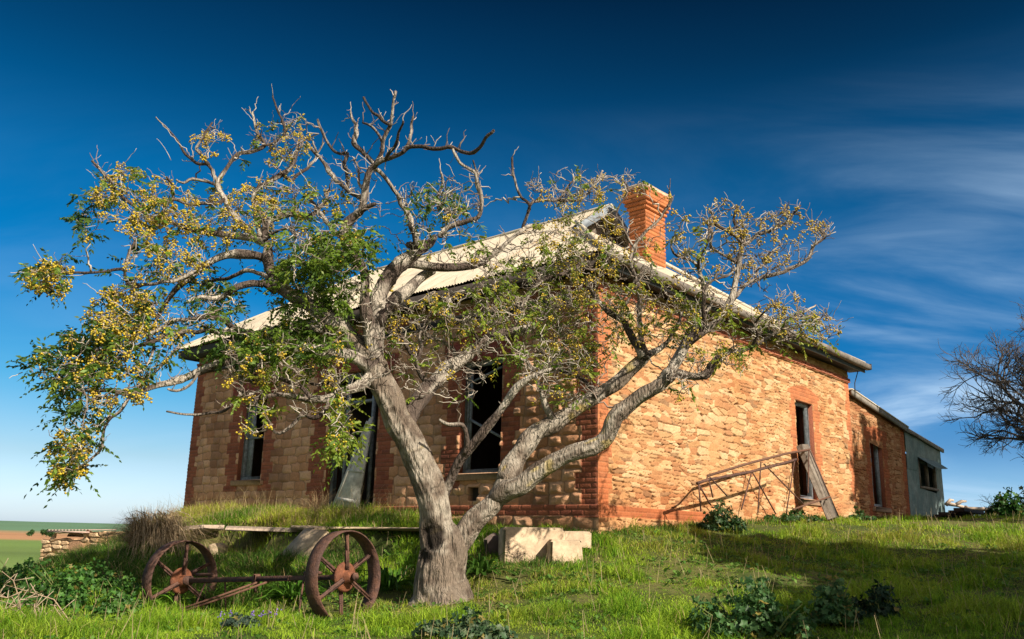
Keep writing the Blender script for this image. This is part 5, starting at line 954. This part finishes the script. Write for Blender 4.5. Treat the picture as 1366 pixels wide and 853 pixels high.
# strap leaved plants
def strap(lab, c, n, L_, seed, cols=((.10, .24, .02), (.17, .31, .03), (.05, .14, .012)), group='strap leaved lilies round the axle'):
    r = np.random.default_rng(seed); V = []; Q = []; C_ = []; k = 0
    for i in range(n):
        az = r.random()*2*PI; d_ = np.array([math.cos(az), math.sin(az), 0]); s_ = np.array([-d_[1], d_[0], 0]); l_ = L_*1.2*r.uniform(.6, 1.15); el = r.uniform(.35, 1.25); w_ = r.uniform(.016, .030); col_ = np.array(cols[r.integers(0, len(cols))])*r.uniform(.7, 1.3); b0 = c+d_*.05+np.array([r.normal(0, .05), r.normal(0, .05), 0])
        for t in np.linspace(0, 1, 8):
            p_ = b0+d_*l_*t*math.cos(el)*1.1+Z*(l_*t*math.sin(el)-l_*.75*t**2.4*.9); p_[2] = max(p_[2], c[2]+.02+.02*r.random()); q_ = w_*(1-t**3)*min(1, .5+t*2); V += [p_-s_*q_+Z*q_*.4, p_, p_+s_*q_+Z*q_*.4]; C_ += [col_]*3
        for j in range(7): Q += [(k+3*j, k+3*j+1, k+3*j+4, k+3*j+3), (k+3*j+1, k+3*j+2, k+3*j+5, k+3*j+4)]
        k += 24
    root = thing('strap_lily', lab, 'plant', c, group); fast('leaves', np.array(V), [np.array(Q)], M_leaf, root, False, np.array(C_))
strap('strap leaved plant just left of the farther wheel', onG(178, 806, 11.9), 70, .60, 51); strap('strap leaved plant growing through the spokes of the farther wheel', onG(232, 812, 12.6), 60, .6, 52); strap('strap leaved plant behind the middle of the axle', onG(345, 785, 12.6), 60, .6, 53); strap('dark strap leaved plant just left of the nearer wheel', onG(392, 790, 12.0), 70, .62, 54, ((.05, .13, .012), (.09, .2, .02)))
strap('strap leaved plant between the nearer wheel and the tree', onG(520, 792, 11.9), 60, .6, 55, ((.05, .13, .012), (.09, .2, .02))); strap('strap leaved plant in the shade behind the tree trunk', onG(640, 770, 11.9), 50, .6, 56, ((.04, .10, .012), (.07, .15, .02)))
# mallow bushes: lobed leaves on stems
def mallow(lab, c, R_, H_, n, seed, col_=((.030, .085, .022), (.055, .13, .035), (.085, .17, .05)), group='mallow weeds', size=.05):
    r = np.random.default_rng(seed); V = []; T_ = []; C_ = []; k = 0; sb = MB(); c = np.array(c)
    subs = [(np.array([0, 0]), 1.0, .62)]
    for i in range(9):
        az = r.random()*2*PI; q_ = r.uniform(.35, 1.05); subs.append((np.array([math.cos(az), math.sin(az)])*R_*q_, r.uniform(.35, .95)*(1.1-.5*q_), r.uniform(.22, .45)))
    wts = np.array([q[2]**1.5*q[1]**.5 for q in subs]); wts /= wts.sum(); N_ = int(n*2.0)
    for i in range(N_):
        o2, hs, rs = subs[r.choice(len(subs), p=wts)]
        az = r.random()*2*PI; ph = math.acos(r.random())*1.03; rr = r.random()**.3*(.7+.45*r.random())
        p_ = c+np.array([o2[0]+math.cos(az)*math.sin(ph)*R_*rs*rr, o2[1]+math.sin(az)*math.sin(ph)*R_*rs*rr, H_*hs*math.cos(ph)*rr+.03])
        nrm = np.array([math.cos(az)*math.sin(ph), math.sin(az)*math.sin(ph), .7])+r.normal(0, .5, 3); nrm /= np.linalg.norm(nrm); t1 = np.cross(nrm, r.normal(0, 1, 3)); t1 /= np.linalg.norm(t1); t2 = np.cross(nrm, t1); s_ = size*.72*r.uniform(.4, 1.5); m = 10
        col0 = mix(np.array(col_[0]), np.array(col_[r.integers(1, len(col_))]), r.random())*r.uniform(.7, 1.35)
        if r.random() < .04: col0 = np.array([.30, .24, .06])*r.uniform(.5, 1)
        V.append(p_-nrm*s_*.25); C_.append(col0)
        for j in range(m):
            a = j*2*PI/m; q_ = s_*(1.05 if j % 2 == 0 else .66)*(.55 if j == 5 else 1); V.append(p_+(t1*math.cos(a)+t2*math.sin(a))*q_+nrm*r.normal(0, .18)*s_); C_.append(col0)
        T_ += [(k, k+1+j, k+1+(j+1) % m) for j in range(m)]; k += m+1
    for o2, hs, rs in subs:
        for _ in range(3):
            e_ = c+np.array([*(o2+r.normal(0, rs*.5, 2)*R_), H_*hs*r.uniform(.6, 1.12)]); b0_ = c+np.array([*(o2*.35), -.04]); sb.tube([b0_, mix(b0_, e_, .55)+Z*.03, e_], [.010, .007, .003], 5, np.array((.13, .15, .05))*r.uniform(.7, 1.3))
    root = thing('mallow_bush', lab, 'bush', c, group); sb.build('stems', M_twig, root); fast('leaves', np.array(V), [np.array(T_)], M_leaf, root, False, np.array(C_))
def mpx(lab, px, py, Y, wpx, hpx, n, seed, **k):
    c = onG(px, py, Y); mallow(lab, c, wpx/2/f*Y, hpx/f*Y, n, seed, **k)
BG = ((.03, .09, .024), (.07, .165, .045), (.12, .225, .075))
mpx('large bluish green bush in the sunlit grass at the lower right', 1005, 848, 8.3, 112, 78, 620, 61, col_=BG, size=.045); mpx('round leafy bush right of the largest lower right bush', 1112, 832, 8.7, 78, 60, 420, 62, col_=BG, size=.042); mpx('bush with leaves coloured dark for the tree shadow, lower right', 1178, 830, 8.8, 74, 46, 380, 63, col_=((.012, .035, .014), (.025, .06, .025)), size=.042)  # last bush: tree shade is put into its darker leaf colours
mpx('tall thin weed rising behind the largest lower right bush', 1015, 790, 9.4, 44, 44, 120, 64, col_=BG, size=.04)
mpx('dark green bush at the foot of the pipe frame', 964, 697, 15.6, 58, 40, 420, 65, col_=((.02, .055, .015), (.045, .10, .03)), size=.05); mpx('low leafy weed between the pipe frame and the leaning plank', 1060, 698, 18.2, 62, 16, 240, 66, col_=((.03, .08, .02), (.06, .13, .03)), size=.05); mpx('low grey green weed right of the leaning plank', 1146, 698, 21, 40, 16, 160, 67, size=.06)
mpx('low leafy weed at the bottom edge below the tree', 625, 862, 8.2, 110, 34, 420, 68, col_=((.03, .075, .03), (.07, .13, .055), (.12, .16, .08)), size=.038)
for i, (px, py, Y, w_, h_, n, lab) in enumerate(((40, 800, 11.6, 120, 42, 700, 'broad green weed mass at the far left behind the dry stalks'), (120, 792, 12.2, 110, 40, 700, 'dark green weed mass below the stone ruin'), (85, 822, 10.8, 110, 40, 600, 'leafy weed mound nearest the dry stalks'), (165, 800, 12.0, 60, 36, 350, 'leafy weed clump left of the strap leaved plant'), (0, 780, 12.4, 80, 26, 350, 'low weed clump at the left edge below the fields'), (145, 838, 10.6, 70, 22, 240, 'small low weed clump right of the dry stalks'))):
    mpx(lab, px, py, Y, w_*1.15, h_*1.12, int(n*1.3), 71+i, col_=((.03, .10, .016), (.07, .175, .028), (.12, .245, .045)), size=.042)
mpx('low herb with small dark leaves at the bottom left of the tree', 310, 858, 8.9, 60, 14, 160, 79, col_=((.04, .07, .05), (.07, .11, .08)), size=.03); mpx('green bush at the foot of the bare tree', 1348, 694, 27, 62, 44, 700, 80, col_=((.02, .07, .012), (.05, .14, .02)), size=.09, group='bushes by the bare tree'); mpx('brownish green bush at the right edge beyond the bare tree', 1392, 692, 28, 80, 66, 700, 81, col_=((.05, .07, .02), (.10, .11, .035)), size=.09, group='bushes by the bare tree')
# purple flowers in the grass
r = np.random.default_rng(77)
for i in range(7):
    px, py = r.uniform(265, 370), r.uniform(838, 850); c = onG(px, py, 9.0+r.uniform(-.2, .4)); b = MB(); b.tube([c, c+Z*.12], .002, 4, (.08, .15, .03))
    for j in range(9): o_ = c+Z*(.10+.05*r.random())+r.normal(0, .012, 3); b.add(IV*.008+o_, [], [tuple(t) for t in IT], (.16, .10, .36))
    o = b.build('purple_flower', M_berry); prop(o, 'tiny purple wildflower in the grass at the bottom edge left of the tree', 'flower', 'purple flowers in the grass')
# dry stalks at the lower left
ds = thing('dry_weed', 'bare dry grey stalks of a dead weed at the lower left corner', 'dead weed', onG(40, 850, 9.0)); b = MB(); r = np.random.default_rng(90)
for pts in ([(110, 862), (90, 825), (72, 800), (40, 790), (5, 780)], [(72, 853), (60, 832), (48, 808), (50, 795)], [(30, 860), (26, 800), (18, 775), (2, 762)], [(24, 812), (36, 798), (52, 796)], [(110, 858), (96, 838), (93, 824)], [(96, 840), (78, 818), (72, 808)], [(70, 850), (76, 840), (78, 826)], [(60, 862), (40, 830), (22, 808), (-5, 800)], [(22, 808), (10, 812), (-6, 815)], [(46, 806), (46, 812), (51, 828)], [(80, 862), (74, 845), (55, 822)], [(15, 862), (8, 835), (20, 822), (34, 820)], [(0, 850), (12, 830), (6, 815)], [(50, 862), (52, 845), (60, 836)], [(28, 790), (10, 798), (-4, 792)]):
    n = len(pts); Yd = 9.0+r.uniform(-.35, .35); P = [at(x, y, Yd+r.normal(0, .05)) for x, y in pts]; b.tube(P, np.linspace(.008, .003, n), 5, np.array([.30, .22, .15])*r.uniform(.7, 1.2))
    for _ in range(6): i = r.integers(0, n); s_ = P[i]; b.tube([s_, s_+r.normal(0, .06, 3)+Z*.06], [.005, .003], 4, (.36, .28, .2))
b.build('stalks', M_twig, ds); prop(bpy.data.objects['stalks'], kind='stuff')
r = np.random.default_rng(91)
# ------------------------------------------------------------------ bare trees and the two leafy trees whose shade falls in from the right
def grow(base, H_, seed, levels, r0, spread, mt, name, lab, leafn=0, leafcol=(.03, .07, .02), lsize=.11, group=None, upb=.25, first=.35, shrink=.72, kids=(3, 5), tl=None, crownz=None):
    r = np.random.default_rng(seed); big = MB(); tw = MB(); tipl = []
    def rec(p_, d_, L__, rad, lev):
        m = 5; P = [p_]; d_ = d_/np.linalg.norm(d_)
        for i in range(m): d_ = d_+r.normal(0, .16, 3)+Z*upb*.12; d_ /= np.linalg.norm(d_); P.append(P[-1]+d_*L__/m)
        (big if lev < 3 else tw).tube(P, np.linspace(rad, rad*.62, m+1), 9 if lev < 2 else (5 if lev < 4 else 3), np.array([.10, .085, .075])*r.uniform(.8, 1.2), rough=.1 if lev < 2 else 0, seed=seed)
        if lev >= levels-2: tipl.append(P[-1]); tipl.append(P[-3])
        if lev >= levels: return
        for q in range(r.integers(*kids)):
            t = r.uniform(.45, 1) if q else 1; i = min(m, int(t*m)); s_ = np.cross(d_, r.normal(0, 1, 3)); s_ /= np.linalg.norm(s_); rec(P[i], d_+s_*spread*r.uniform(.5, 1.2), L__*shrink*r.uniform(.8, 1.2), rad*.58, lev+1)
    rec(np.array(base, float)-Z*.15, np.array([r.normal(0, .06), r.normal(0, .06), 1.]), H_*first, r0, 0)
    root = thing(name, lab, 'shrub' if 'shrub' in name else 'tree', base, group); big.build('trunk', mt, root, True)
    if tw.V: prop(tw.build('twigs', mt, root), kind='stuff')
    if leafn:
        V = []; Q = []; C_ = []; k = 0
        for p_ in tipl:
            for _ in range(leafn):
                o_ = p_+r.normal(0, .28, 3); a_ = r.normal(0, 1, 3); a_ /= np.linalg.norm(a_); b_ = np.cross(a_, r.normal(0, 1, 3)); b_ /= np.linalg.norm(b_); s_ = lsize*r.uniform(.6, 1.3); V += [o_-a_*s_, o_+b_*s_*.4, o_+a_*s_, o_-b_*s_*.4]; C_ += [np.array(leafcol)*r.uniform(.7, 1.4)]*4; Q.append((k, k+1, k+2, k+3)); k += 4
        prop(fast('crown', np.array(V), [np.array(Q)], M_shade, root, False, np.array(C_)), kind='stuff')
    return root
M_bare = mat('bare_bark', None, .9, .3, 40, .2, 8)
b0 = onG(1478, 694, 30); grow(b0, 8.0, 304, 6, .22, .85, M_bare, 'bare_tree', 'leafless dark branched tree at the right edge', upb=.25, first=.44, shrink=.66, kids=(4, 6))
for i, (px, Y, hh_, lab) in enumerate(((44, 420, 4.0, 'tiny dark tree on the far green hill, farthest left'), (63, 400, 4.6, 'tiny dark tree on the far hill left of the stone ruin'), (72, 405, 3.6, 'small round tree on the far hill just above the ruin corner'))):
    bq = at(px, 705, Y); bq[2] = gz(bq[0], bq[1]); grow(bq, hh_, 500+i, 3, .15, 1.0, M_bare, 'distant_tree', lab, 10, lsize=.45, first=.3, group='far trees on the hill')
b1 = onG(1330, 690, 30); grow(b1, 1.8, 311, 4, .04, 1.0, M_bare, 'bare_shrub', 'small leafless shrub left of the green bush at the right', first=.35, shrink=.75)
def shade(tx, ty, tz, t): return np.array([tx, ty, tz])+SUND*t
q = shade(7.6, 13.0, 1.1, 13.)+np.array([-4.4, 1.2, 0]); grow((q[0], q[1], gz(q[0], q[1])), 9.2, 401, 4, .24, .9, M_bare, 'shade_tree', 'leafy tree standing right of the view that shades the lower right grass', 85, group='trees right of the view', lsize=.25, first=.36)
q = hp(0, 18.0, 1.2)+SUND*16.5; grow((q[0], q[1], gz(q[0], q[1])), 13.5, 402, 4, .26, .85, M_bare, 'shade_tree', 'larger leafy tree right of the view that shades the lean-to wall', 50, group='trees right of the view', lsize=.25, first=.36)
